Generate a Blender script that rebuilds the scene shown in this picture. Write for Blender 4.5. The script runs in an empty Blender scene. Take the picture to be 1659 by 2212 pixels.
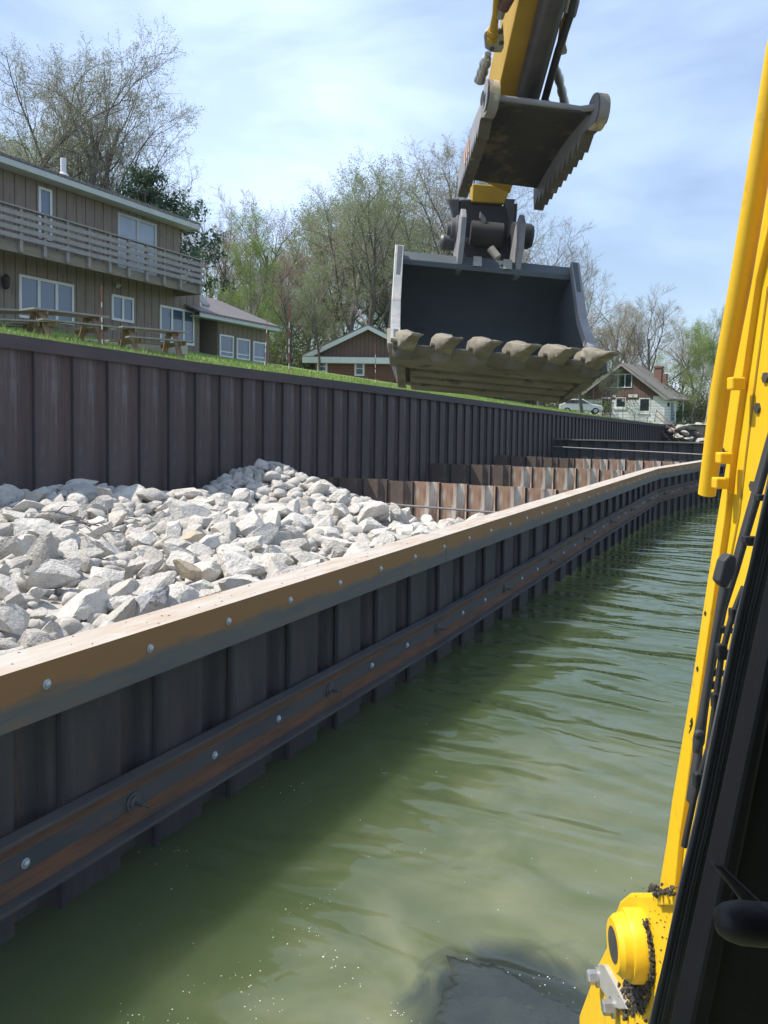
import bpy, math, random
import numpy as np
from mathutils import Vector, Matrix

random.seed(7)
rng = np.random.default_rng(7)
S = bpy.context.scene
COL = S.collection

# ------------------------------------------------------------------ camera
TH, PITCH, ROLL, EYE = math.radians(27.9), math.radians(2.5), math.radians(.75), 3.3
FPX, CX, CY = 1703.0, 829.5, 977.0                     # in units of a 1659 x 2212 picture
HF = Vector((-math.sin(TH), math.cos(TH), 0))          # heading
HR = Vector((math.cos(TH), math.sin(TH), 0))           # to the right of the heading
ZZ = Vector((0, 0, 1))
FW = HF * math.cos(PITCH) - ZZ * math.sin(PITCH)
_U0 = HR.cross(FW)
RT = HR * math.cos(ROLL) + _U0 * math.sin(ROLL)
UP = -HR * math.sin(ROLL) + _U0 * math.cos(ROLL)
CAM = Vector((0, 0, EYE))
cd = bpy.data.cameras.new('camera'); cam = bpy.data.objects.new('camera', cd); COL.objects.link(cam)
cam.matrix_world = Matrix(((RT.x, UP.x, -FW.x, 0), (RT.y, UP.y, -FW.y, 0), (RT.z, UP.z, -FW.z, EYE), (0, 0, 0, 1)))
cd.sensor_fit = 'AUTO'; cd.sensor_width = 36.0; cd.lens = FPX / 2212 * 36.0
cd.shift_y = (CY - 1106) / 2212
cd.clip_start = .02; cd.clip_end = 3000
S.camera = cam

# ------------------------------------------------------------------ light
SUN_EL = math.radians(58); _sa = Vector((-.915, -.40, 0)).normalized()
SUND = Vector((_sa.x * math.cos(SUN_EL), _sa.y * math.cos(SUN_EL), math.sin(SUN_EL)))
sl = bpy.data.lights.new('sun', 'SUN'); sl.energy = 4.2; sl.angle = math.radians(.55); sl.color = (1, .935, .85)
so = bpy.data.objects.new('sun', sl); COL.objects.link(so)
so.rotation_euler = (-SUND).to_track_quat('-Z', 'Y').to_euler()
W = bpy.data.worlds.new('World'); S.world = W; W.use_nodes = True
nt = W.node_tree; nt.nodes.clear()
def wn(t, **k):
    n = nt.nodes.new(t)
    for a, b in k.items(): setattr(n, a, b)
    return n
def wmath(op, a, b):
    q = wn('ShaderNodeMath', operation=op)
    for i, k in ((0, a), (1, b)):
        if isinstance(k, (int, float)): q.inputs[i].default_value = k
        else: nt.links.new(k, q.inputs[i])
    return q.outputs[0]
sky = wn('ShaderNodeTexSky', sky_type='NISHITA'); sky.sun_disc = False
sky.sun_elevation = SUN_EL; sky.sun_rotation = math.atan2(_sa.x, _sa.y)
sky.air_density = 1.0; sky.dust_density = 1.2; sky.ozone_density = 1.5
bg = wn('ShaderNodeBackground'); bg.inputs['Strength'].default_value = .105
out = wn('ShaderNodeOutputWorld')
tc = wn('ShaderNodeTexCoord'); mp = wn('ShaderNodeMapping')
mp.inputs['Rotation'].default_value = (.25, .2, .5); mp.inputs['Scale'].default_value = (1.0, 2.2, 4.2)
n1 = wn('ShaderNodeTexNoise'); n1.inputs['Scale'].default_value = 1.3; n1.inputs['Detail'].default_value = 7; n1.inputs['Roughness'].default_value = .52; n1.inputs['Distortion'].default_value = .5
rp = wn('ShaderNodeValToRGB'); rp.color_ramp.elements[0].position = .42; rp.color_ramp.elements[1].position = .72
rp.color_ramp.elements[0].color = (.22, .22, .22, 1); rp.color_ramp.elements[1].color = (.80, .80, .80, 1)
mx = wn('ShaderNodeMix', data_type='RGBA'); mx.inputs['B'].default_value = (6.3, 7.9, 10.9, 1)
L = nt.links.new
L(tc.outputs['Generated'], mp.inputs['Vector']); L(mp.outputs['Vector'], n1.inputs['Vector'])
L(n1.outputs['Fac'], rp.inputs['Fac']); # a broad bright cirrus patch stands over the houses
vdot = wn('ShaderNodeVectorMath', operation='DOT_PRODUCT'); _d = (FW + RT * ((560 - CX) / FPX) - UP * ((430 - CY) / FPX)).normalized(); vdot.inputs[1].default_value = _d
L(tc.outputs['Generated'], vdot.inputs[0])
mrr = wn('ShaderNodeMapRange'); mrr.interpolation_type = 'SMOOTHSTEP'; mrr.inputs['From Min'].default_value = .955; mrr.inputs['From Max'].default_value = 1.0; mrr.inputs['To Max'].default_value = .62
L(vdot.outputs['Value'], mrr.inputs['Value'])
L(wmath('MINIMUM', wmath('ADD', rp.outputs['Color'], wmath('MULTIPLY', mrr.outputs['Result'], wmath('ADD', n1.outputs['Fac'], .25))), 1.0), mx.inputs['Factor'])
L(sky.outputs['Color'], mx.inputs['A']); L(mx.outputs['Result'], bg.inputs['Color']); L(bg.outputs['Background'], out.inputs['Surface'])
S.view_settings.view_transform = 'Standard'; S.view_settings.look = 'None'
S.view_settings.exposure = .58; S.view_settings.gamma = 1; S.view_settings.use_curve_mapping = False
S.render.engine = 'CYCLES'
S.cycles.max_bounces = 6; S.cycles.diffuse_bounces = 3; S.cycles.glossy_bounces = 3; S.cycles.transparent_max_bounces = 12
S.cycles.sample_clamp_indirect = 4; S.cycles.use_denoising = True

# ------------------------------------------------------------------ picture ray -> point in the place
def ray(x, y): return FW + RT * ((x - CX) / FPX) - UP * ((y - CY) / FPX)
def V(x, y, d): return CAM + ray(x, y) * d
def onX(x, y, X):
    r = ray(x, y); return CAM + r * (X / r.x)
def onZ(x, y, z):
    r = ray(x, y); return CAM + r * ((z - EYE) / r.z)
def onPl(x, y, o, n):
    r = ray(x, y); return CAM + r * ((Vector(o) - CAM).dot(n) / r.dot(n))
def onR(x, y, c):                                       # upright plane c metres to the right of the camera
    r = ray(x, y); return CAM + r * (c / r.dot(HR))

# ------------------------------------------------------------------ materials
def mat(name, c1, c2=None, scale=4, rough=.6, rough2=None, metal=0, bump=0, bscale=None, stretch=(1, 1, 1), lo=.35, hi=.65,
        spot=None, sp_scale=12, sp_lo=.6, sp_hi=.7, sp_stretch=None, detail=6, rnd=0, spec=.5, distort=0, extra=None):
    m = bpy.data.materials.new(name); m.use_nodes = True
    t = m.node_tree; b = t.nodes['Principled BSDF']; ln = t.links.new
    b.inputs['Roughness'].default_value = rough; b.inputs['Metallic'].default_value = metal
    b.inputs['Specular IOR Level'].default_value = spec
    co = t.nodes.new('ShaderNodeTexCoord')
    def noise(sc, st, det=detail, dis=0):
        mp = t.nodes.new('ShaderNodeMapping'); mp.inputs['Scale'].default_value = st
        ln(co.outputs['Object'], mp.inputs['Vector'])
        n = t.nodes.new('ShaderNodeTexNoise'); n.inputs['Scale'].default_value = sc; n.inputs['Detail'].default_value = det
        n.inputs['Roughness'].default_value = .6; n.inputs['Distortion'].default_value = dis
        ln(mp.outputs['Vector'], n.inputs['Vector']); return n
    def ramp(src, a, bb, ca=(0, 0, 0, 1), cb=(1, 1, 1, 1)):
        r = t.nodes.new('ShaderNodeValToRGB'); r.color_ramp.elements[0].position = a; r.color_ramp.elements[1].position = bb
        r.color_ramp.elements[0].color = ca; r.color_ramp.elements[1].color = cb
        ln(src, r.inputs['Fac']); return r.outputs['Color']
    def mix(f, a, bb, bt='MIX'):
        x = t.nodes.new('ShaderNodeMix'); x.data_type = 'RGBA'; x.blend_type = bt
        for k, v in (('Factor', f), ('A', a), ('B', bb)):
            if isinstance(v, (tuple, list)): x.inputs[k].default_value = (*v[:3], 1)
            elif isinstance(v, (int, float)): x.inputs[k].default_value = v
            else: ln(v, x.inputs[k])
        return x.outputs['Result']
    c2 = c2 or tuple(k * .8 for k in c1)
    n = noise(scale, stretch, dis=distort)
    col = mix(ramp(n.outputs['Fac'], lo, hi), c1, c2)
    if spot:
        s = noise(sp_scale, sp_stretch or stretch)
        col = mix(ramp(s.outputs['Fac'], sp_lo, sp_hi), col, spot)
    if extra: col = extra(t, co, noise, ramp, mix, col)
    if rnd:
        oi = t.nodes.new('ShaderNodeObjectInfo'); mr = t.nodes.new('ShaderNodeMapRange')
        mr.inputs['To Min'].default_value = 1 - rnd; mr.inputs['To Max'].default_value = 1 + rnd * .6
        ln(oi.outputs['Random'], mr.inputs['Value'])
        hs = t.nodes.new('ShaderNodeHueSaturation'); ln(mr.outputs['Result'], hs.inputs['Value']); ln(col, hs.inputs['Color']); col = hs.outputs['Color']
    ln(col, b.inputs['Base Color'])
    if rough2 is not None:
        rr = t.nodes.new('ShaderNodeMapRange'); rr.inputs['From Min'].default_value = .3; rr.inputs['From Max'].default_value = .7
        rr.inputs['To Min'].default_value = rough; rr.inputs['To Max'].default_value = rough2
        ln(n.outputs['Fac'], rr.inputs['Value']); ln(rr.outputs['Result'], b.inputs['Roughness'])
    if bump:
        bn = noise(bscale or scale * 3, stretch, det=8)
        bp = t.nodes.new('ShaderNodeBump'); bp.inputs['Strength'].default_value = 1; bp.inputs['Distance'].default_value = bump
        ln(bn.outputs['Fac'], bp.inputs['Height']); ln(bp.outputs['Normal'], b.inputs['Normal'])
    return m

def zband(lo, hi, rust, nscale=5):
    """rust colour above a wavering height (object Z), mill scale below"""
    def f(t, co, noise, ramp, mix, col):
        sx = t.nodes.new('ShaderNodeSeparateXYZ'); t.links.new(co.outputs['Object'], sx.inputs['Vector'])
        nz = noise(nscale, (1, .35, 1.5))
        ad = t.nodes.new('ShaderNodeMath'); ad.operation = 'MULTIPLY_ADD'; ad.inputs[1].default_value = .22
        t.links.new(nz.outputs['Fac'], ad.inputs[0]); t.links.new(sx.outputs['Z'], ad.inputs[2])
        mr = t.nodes.new('ShaderNodeMapRange'); mr.inputs['From Min'].default_value = lo + .11; mr.inputs['From Max'].default_value = hi + .11
        mr.interpolation_type = 'SMOOTHSTEP'
        t.links.new(ad.outputs[0], mr.inputs['Value'])
        return mix(mr.outputs['Result'], col, rust)
    return f
def grooves(pitch, width, dark, axis='X', off=0):
    def f(t, co, noise, ramp, mix, col):
        sx = t.nodes.new('ShaderNodeSeparateXYZ'); t.links.new(co.outputs['Object'], sx.inputs['Vector'])
        a = t.nodes.new('ShaderNodeMath'); a.operation = 'ADD'; a.inputs[1].default_value = off; t.links.new(sx.outputs[axis], a.inputs[0])
        p = t.nodes.new('ShaderNodeMath'); p.operation = 'PINGPONG'; p.inputs[1].default_value = pitch / 2
        t.links.new(a.outputs[0], p.inputs[0])
        l = t.nodes.new('ShaderNodeMath'); l.operation = 'LESS_THAN'; l.inputs[1].default_value = width / 2
        t.links.new(p.outputs[0], l.inputs[0])
        return mix(l.outputs[0], col, dark)
    return f
def streaks(col2, amount=.5):
    def f(t, co, noise, ramp, mix, col):
        n = noise(1.0, (7, 7, .35)); n2 = noise(.9, (1, 1, 1))
        a = t.nodes.new('ShaderNodeMath'); a.operation = 'MULTIPLY'
        t.links.new(ramp(n.outputs['Fac'], .52, .72), a.inputs[0]); t.links.new(ramp(n2.outputs['Fac'], .4, .7), a.inputs[1])
        b = t.nodes.new('ShaderNodeMath'); b.operation = 'MULTIPLY'; b.inputs[1].default_value = amount; t.links.new(a.outputs[0], b.inputs[0])
        return mix(b.outputs[0], col, col2)
    return f

M = {}
M['pile'] = mat('near sheet steel', (.024, .022, .023), (.052, .044, .040), 2.2, .55, .75, stretch=(3, 3, .5), bump=.004, bscale=14, spot=(.10, .055, .035), sp_scale=3, sp_lo=.58, sp_hi=.8, sp_stretch=(4, 4, .6), extra=streaks((.17, .165, .16), .6), spec=.4, rnd=.16)
M['fpile'] = mat('far sheet steel', (.066, .048, .045), (.100, .075, .069), 1.3, .6, .8, stretch=(3, 3, .4), bump=.004, bscale=10, spot=(.13, .11, .11), sp_scale=5, sp_lo=.62, sp_hi=.8, sp_stretch=(2, 2, 1), extra=streaks((.23, .22, .22), .75), spec=.35, rnd=.16)
M['fcap'] = mat('far cap steel', (.048, .036, .040), (.075, .056, .058), 3, .55, .75, stretch=(3, .4, 1), bump=.003, spec=.4)
M['seamshade'] = mat('interlock seam', (.012, .011, .012), (.022, .02, .02), 4, .7, stretch=(4, 4, .6))
M['cap'] = mat('cap steel', (.085, .095, .095), (.13, .12, .10), 2.5, .5, .7, stretch=(2, .5, 3), bump=.003, spot=(.20, .11, .045), sp_scale=4, sp_lo=.55, sp_hi=.8, extra=zband(1.37, 1.47, (.265, .135, .045)), spec=.45)
M['captop'] = mat('cap top steel', (.46, .425, .37), (.39, .30, .22), 3, .55, .75, stretch=(2.5, .35, 1), bump=.003, spot=(.47, .45, .41), sp_scale=8, sp_lo=.5, sp_hi=.7, spec=.4)
M['waler'] = mat('waler steel', (.038, .045, .052), (.075, .068, .064), 3, .5, .7, stretch=(2, .4, 2), bump=.003, spot=(.15, .07, .03), sp_scale=5, sp_lo=.6, sp_hi=.75, spec=.45)
M['rustband'] = mat('waler rust', (.150, .062, .024), (.075, .042, .024), 4, .7, .85, stretch=(2, .5, 3), bump=.003)
M['galv'] = mat('galvanised bolt', (.50, .54, .57), (.36, .39, .42), 20, .35, metal=.35)
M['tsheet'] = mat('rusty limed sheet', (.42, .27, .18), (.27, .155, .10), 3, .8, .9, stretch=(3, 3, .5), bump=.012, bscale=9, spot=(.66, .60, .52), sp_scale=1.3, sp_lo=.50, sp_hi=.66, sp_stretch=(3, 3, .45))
M['darksheet'] = mat('dark brown sheet', (.11, .082, .065), (.16, .115, .088), 3, .8, bump=.01, bscale=9, spot=(.22, .19, .16), sp_scale=2, sp_lo=.6, sp_hi=.72, sp_stretch=(3, 3, .5))
M['dsheet'] = mat('dark cross sheet', (.055, .052, .058), (.085, .075, .075), 2, .6, stretch=(3, 3, .5))
M['rod'] = mat('rod steel', (.16, .15, .15), (.22, .2, .19), 6, .45, metal=.4)
M['rock'] = mat('limestone', (.63, .60, .54), (.51, .48, .425), 2.6, .9, bump=.05, bscale=7, spot=(.33, .305, .27), sp_scale=4.5, sp_lo=.60, sp_hi=.78, rnd=.22, spec=.25)
M['tanrock'] = mat('tan rock', (.50, .42, .30), (.42, .345, .24), 3, .8, bump=.03, bscale=6, rnd=.06, spec=.25)
M['greyrock'] = mat('dark grey rock', (.42, .42, .42), (.33, .33, .335), 3, .85, bump=.035, bscale=6, spot=(.16, .15, .14), sp_scale=3, sp_lo=.57, sp_hi=.66, rnd=.08, spec=.25)
M['yellow'] = mat('yellow paint', (.82, .52, .012), (.78, .48, .012), 5, .38, .5, bump=.0006, bscale=60, spot=(.60, .37, .03), sp_scale=16, sp_lo=.60, sp_hi=.72, spec=.5, extra=lambda t, co, noise, ramp, mix, col: mix(ramp(noise(1.0, (30, 30, 1.6)).outputs['Fac'], .64, .72), col, (.50, .33, .06)))
M['yellowold'] = mat('worn yellow paint', (.45, .28, .018), (.38, .235, .018), 5, .5, .65, bump=.001, bscale=40, spot=(.30, .20, .04), sp_scale=14, sp_lo=.66, sp_hi=.75, spec=.4)
M['black'] = mat('black trim', (.012, .012, .013), (.018, .018, .019), 20, .55, bump=.0004, bscale=200)
M['rubber'] = mat('rubber seal', (.026, .028, .030), (.040, .042, .044), 14, .6, bump=.0008, bscale=90, spot=(.10, .10, .10), sp_scale=55, sp_lo=.70, sp_hi=.78)
M['seal'] = mat('ribbed seal', (.048, .052, .056), (.085, .09, .093), 9, .5, .7, bump=.001, bscale=70, spot=(.12, .12, .12), sp_scale=40, sp_lo=.66, sp_hi=.76)
M['cyl'] = mat('dark cylinder', (.030, .030, .034), (.065, .055, .055), 2.5, .35, .55, stretch=(6, 6, .8), bump=.0008, spot=(.15, .11, .09), sp_scale=6, sp_lo=.63, sp_hi=.75, spec=.6)
M['bucket'] = mat('bucket steel', (.056, .074, .083), (.085, .102, .110), 2.2, .5, .65, bump=.002, bscale=20, spot=(.16, .16, .155), sp_scale=6, sp_lo=.70, sp_hi=.78, spec=.5)
M['buckedge'] = mat('polished bucket edge', (.42, .42, .41), (.28, .28, .28), 8, .45, bump=.002, bscale=25, spot=(.5, .46, .38), sp_scale=9, sp_lo=.55, sp_hi=.7, metal=.2)
M['mud'] = mat('muddy steel', (.235, .215, .165), (.165, .145, .11), 7, .8, bump=.005, bscale=20, spot=(.31, .29, .24), sp_scale=10, sp_lo=.55, sp_hi=.7)
M['lip'] = mat('muddy lip', (.19, .175, .135), (.10, .09, .065), 4, .75, bump=.003, bscale=22, spot=(.05, .045, .04), sp_scale=7, sp_lo=.56, sp_hi=.66)
M['slot'] = mat('dark underside', (.045, .042, .035), (.03, .028, .024), 6, .8)
M['thumb'] = mat('weathered thumb plate', (.026, .025, .021), (.045, .040, .029), 4, .6, .8, bump=.004, bscale=18, spot=(.17, .125, .07), sp_scale=7, sp_lo=.53, sp_hi=.7, spec=.4)
M['thumbtooth'] = mat('muddy tooth edge', (.12, .105, .08), (.075, .065, .05), 8, .8, bump=.004, bscale=24, spot=(.25, .2, .13), sp_scale=9, sp_lo=.6, sp_hi=.7)
M['knob'] = mat('worn thumb tip', (.27, .26, .235), (.21, .20, .185), 6, .6, bump=.003, bscale=18, spot=(.50, .40, .24), sp_scale=7, sp_lo=.50, sp_hi=.56)
M['sidesteel'] = mat('grey side plate', (.21, .21, .22), (.28, .28, .285), 5, .5, bump=.001, spot=(.5, .5, .5), sp_scale=12, sp_lo=.7, sp_hi=.8)
M['steel'] = mat('dark worn steel', (.055, .057, .06), (.10, .10, .10), 6, .5, bump=.002, bscale=25, spot=(.2, .19, .17), sp_scale=10, sp_lo=.62, sp_hi=.75, metal=.2)
M['coupler'] = mat('coupler steel', (.020, .021, .024), (.035, .034, .034), 6, .6, bump=.002, bscale=25)
M['brightsteel'] = mat('bright fitting', (.50, .50, .49), (.36, .36, .35), 14, .35, metal=.7, bump=.001, bscale=60)
M['decal'] = mat('faded decal', (.62, .40, .30), (.55, .36, .28), 12, .5)
M['zinc'] = mat('zinc bracket', (.40, .40, .37), (.31, .31, .285), 9, .45, spot=(.35, .33, .28), sp_scale=11, sp_lo=.66, sp_hi=.76)
M['brass'] = mat('brown coupling', (.13, .05, .035), (.09, .04, .03), 10, .5)
M['hose'] = mat('hose rubber', (.016, .016, .018), (.03, .03, .03), 12, .5)
M['grease'] = mat('black grease', (.022, .021, .018), (.07, .062, .05), 60, .45, .8, bump=.006, bscale=110)
M['lawn'] = mat('lawn soil', (.15, .23, .05), (.20, .26, .075), 1.2, .95, bump=.03, bscale=9, spot=(.27, .24, .12), sp_scale=2, sp_lo=.6, sp_hi=.75)
M['blade'] = mat('grass blade', (.20, .31, .07), (.28, .36, .10), 2, .7, spot=(.34, .32, .14), sp_scale=3, sp_lo=.6, sp_hi=.75, spec=.3)
M['siding'] = mat('brown board siding', (.215, .166, .128), (.26, .205, .16), 1.5, .8, bump=.004, bscale=12, stretch=(4, 4, .6), spot=(.12, .09, .065), sp_scale=2, sp_lo=.55, sp_hi=.75, extra=grooves(.42, .03, (.035, .027, .02)))
M['siding_annex'] = mat('annex siding', (.17, .135, .095), (.205, .165, .115), 1.5, .8, bump=.004, stretch=(4, 4, .6), extra=grooves(.36, .028, (.05, .035, .025)))
M['brownwall'] = mat('red brown wall', (.19, .088, .058), (.15, .07, .048), 1.5, .85, bump=.006, bscale=14, extra=grooves(.2, .02, (.06, .03, .022), 'Z'))
M['browngable'] = mat('dark brown boards', (.145, .092, .072), (.175, .11, .085), 1.5, .85, stretch=(4, 4, .6), extra=grooves(.3, .03, (.05, .03, .024)))
M['roofbrown'] = mat('brown ribbed roof', (.14, .12, .118), (.18, .155, .15), 1.2, .5, .65, extra=grooves(.3, .06, (.09, .075, .07)))
M['roofgrey'] = mat('grey shingles', (.15, .145, .125), (.20, .19, .165), 3, .85, bump=.01, bscale=10)
M['white'] = mat('white trim', (.74, .75, .74), (.66, .67, .66), 2, .55)
M['soffit'] = mat('pale fascia', (.50, .53, .51), (.44, .47, .46), 2, .6)
M['wsiding'] = mat('white log siding', (.80, .80, .79), (.73, .73, .72), 1.2, .65, bump=.003, extra=grooves(.34, .05, (.34, .35, .37), 'Z'))
M['greywood'] = mat('weathered wood', (.33, .305, .29), (.26, .24, .225), 2, .8, stretch=(4, .6, 4), bump=.004, bscale=12)
M['tanwood'] = mat('tan wood', (.30, .20, .115), (.24, .155, .09), 2, .75, stretch=(4, 4, .6), bump=.003)
M['beam'] = mat('deck beam wood', (.25, .215, .165), (.20, .17, .125), 2, .8, stretch=(.6, 4, 4), bump=.003)
M['glass'] = mat('window glass', (.075, .115, .175), (.06, .09, .145), .8, .06, spec=1.0)
M['darkglass'] = mat('dark glass', (.035, .045, .05), (.02, .025, .03), .8, .08, spec=.8)
M['doorblind'] = mat('pale door blind', (.33, .39, .46), (.28, .33, .40), 1, .25, spec=.8)
M['concrete'] = mat('concrete pad', (.45, .43, .39), (.38, .36, .33), 3, .9, bump=.004)
M['brick'] = mat('red brick', (.22, .085, .06), (.17, .07, .05), 6, .85, bump=.01, extra=grooves(.09, .016, (.35, .30, .27), 'Z'))
M['stone'] = mat('stone block', (.40, .38, .33), (.28, .27, .25), 1.6, .85, bump=.06, bscale=3, spot=(.16, .16, .15), sp_scale=2, sp_lo=.58, sp_hi=.72, rnd=.15)
M['soil'] = mat('dark bank soil', (.075, .066, .055), (.12, .11, .095), 1.2, .95, bump=.05, bscale=4)
M['rustpipe'] = mat('rusty pipe', (.16, .075, .05), (.11, .06, .045), 8, .7)
M['red'] = mat('red stake paint', (.36, .07, .045), (.30, .06, .04), 8, .5)
M['bark'] = mat('bark', (.155, .135, .12), (.095, .085, .076), 3, .9, bump=.02, bscale=6, stretch=(2, 2, .5))
M['barkpale'] = mat('pale bark', (.40, .38, .35), (.22, .21, .19), 2.2, .85, bump=.01, bscale=6)
M['twig'] = mat('twig', (.31, .275, .245), (.24, .21, .19), 2, .9)
M['twigred'] = mat('reddish twig', (.34, .26, .235), (.27, .205, .185), 2, .9)
def leafmat(n, a, b):
    m = mat(n, a, b, .6, .6, rnd=.12, spec=.25)
    t = m.node_tree; bs = t.nodes['Principled BSDF']; o = t.nodes['Material Output']
    tr = t.nodes.new('ShaderNodeBsdfTranslucent'); ms = t.nodes.new('ShaderNodeMixShader'); ms.inputs[0].default_value = .35
    src = bs.inputs['Base Color'].links[0].from_socket
    t.links.new(src, tr.inputs['Color']); t.links.new(bs.outputs[0], ms.inputs[1]); t.links.new(tr.outputs[0], ms.inputs[2]); t.links.new(ms.outputs[0], o.inputs['Surface'])
    return m
M['leafbud'] = leafmat('olive buds', (.34, .37, .20), (.28, .30, .16))
M['leafgold'] = leafmat('golden buds', (.43, .36, .19), (.36, .30, .16))
M['leafgreen'] = leafmat('spring green leaves', (.21, .31, .07), (.27, .37, .09))
M['leafmid'] = leafmat('pale green leaves', (.23, .30, .14), (.28, .34, .17))
M['leafbrush'] = leafmat('dull green leaves', (.11, .15, .05), (.15, .17, .07))
M['needle'] = leafmat('pine needles', (.05, .095, .055), (.07, .12, .07))
M['carpaint'] = mat('white car paint', (.72, .73, .74), (.70, .71, .72), 2, .2, spec=.7)
M['tyre'] = mat('tyre rubber', (.015, .015, .015), (.02, .02, .02), 9, .8)
M['darkpatch'] = mat('dark wet patch', (.020, .026, .022), (.036, .043, .034), 3, .06, .2, bump=.03, bscale=5, spot=(.05, .058, .042), sp_scale=9, sp_lo=.6, sp_hi=.75)

M['glint'] = mat('sun glints', (.80, .82, .80), (.7, .73, .7), 9, .15, spec=.9)
def water_mat():
    m = bpy.data.materials.new('murky water'); m.use_nodes = True
    t = m.node_tree; b = t.nodes['Principled BSDF']; ln = t.links.new
    co = t.nodes.new('ShaderNodeTexCoord')
    def noise(sc, st, det=4, dis=0, rot=0):
        mp = t.nodes.new('ShaderNodeMapping'); mp.inputs['Scale'].default_value = st; mp.inputs['Rotation'].default_value = (0, 0, rot)
        ln(co.outputs['Object'], mp.inputs['Vector'])
        n = t.nodes.new('ShaderNodeTexNoise'); n.inputs['Scale'].default_value = sc; n.inputs['Detail'].default_value = det; n.inputs['Distortion'].default_value = dis
        ln(mp.outputs['Vector'], n.inputs['Vector']); return n.outputs['Fac']
    # turbid plume: lies away from the wall, ragged edge, swirls inside it
    sx = t.nodes.new('ShaderNodeSeparateXYZ'); ln(co.outputs['Object'], sx.inputs['Vector'])
    def mth(op, x, y_):
        q = t.nodes.new('ShaderNodeMath'); q.operation = op
        for i, k in ((0, x), (1, y_)):
            if isinstance(k, (int, float)): q.inputs[i].default_value = k
            else: ln(k, q.inputs[i])
        return q.outputs[0]
    def mr(x, a, b_):
        q = t.nodes.new('ShaderNodeMapRange'); q.interpolation_type = 'SMOOTHSTEP'; q.inputs['From Min'].default_value = a; q.inputs['From Max'].default_value = b_
        ln(x, q.inputs['Value']); return q.outputs['Result']
    sw = noise(.55, (1, 1, 1), 6, 2.4)
    px = mr(mth('ADD', sx.outputs['X'], mth('MULTIPLY', sw, 2.0)), -2.6, -.7)
    py = mr(mth('ADD', sx.outputs['Y'], mth('MULTIPLY', noise(.3, (1, 1, 1), 3, 1), 5)), 14, 5.5)
    pl = mth('MULTIPLY', px, py)
    r = t.nodes.new('ShaderNodeValToRGB'); e = r.color_ramp.elements
    e[0].position = .3; e[0].color = (.102, .120, .051, 1); e[1].position = .72; e[1].color = (.192, .199, .114, 1)
    ln(noise(.8, (1, 1, 1), 6, 2.0), r.inputs['Fac'])
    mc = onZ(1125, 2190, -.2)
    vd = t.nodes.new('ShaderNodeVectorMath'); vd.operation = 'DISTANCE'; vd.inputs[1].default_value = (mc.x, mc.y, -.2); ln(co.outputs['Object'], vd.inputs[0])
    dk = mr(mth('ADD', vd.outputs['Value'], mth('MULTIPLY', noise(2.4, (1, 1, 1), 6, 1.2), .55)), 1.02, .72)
    mxw = t.nodes.new('ShaderNodeMix'); mxw.data_type = 'RGBA'; mxw.inputs['A'].default_value = (.050, .073, .027, 1)
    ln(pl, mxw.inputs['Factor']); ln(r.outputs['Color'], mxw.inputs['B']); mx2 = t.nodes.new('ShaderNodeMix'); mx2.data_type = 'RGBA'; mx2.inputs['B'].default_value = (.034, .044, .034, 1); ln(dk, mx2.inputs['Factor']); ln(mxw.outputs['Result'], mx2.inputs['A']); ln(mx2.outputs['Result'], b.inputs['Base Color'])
    b.subsurface_method = 'BURLEY'
    b.inputs['Subsurface Weight'].default_value = 1; b.inputs['Subsurface Radius'].default_value = (1, 1, .7); b.inputs['Subsurface Scale'].default_value = 1.7
    b.inputs['Roughness'].default_value = .03; b.inputs['IOR'].default_value = 1.333; b.inputs['Specular IOR Level'].default_value = .5
    def bump(h, s, d, prev=None):
        n = t.nodes.new('ShaderNodeBump'); n.inputs['Strength'].default_value = s; n.inputs['Distance'].default_value = d
        ln(h, n.inputs['Height'])
        if prev: ln(prev, n.inputs['Normal'])
        return n.outputs['Normal']
    a = bump(noise(.75, (.6, 1.4, 1), 1.6, 1.1, .30), 1, .15)
    a = bump(noise(2.6, (.6, 1.3, 1), 1.5, .8, .15), 1, .016, a)
    a = bump(noise(11, (1, 1, 1), 2, .4), .5, .0022, a)
    ln(a, b.inputs['Normal'])
    return m
M['water'] = water_mat()

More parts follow.
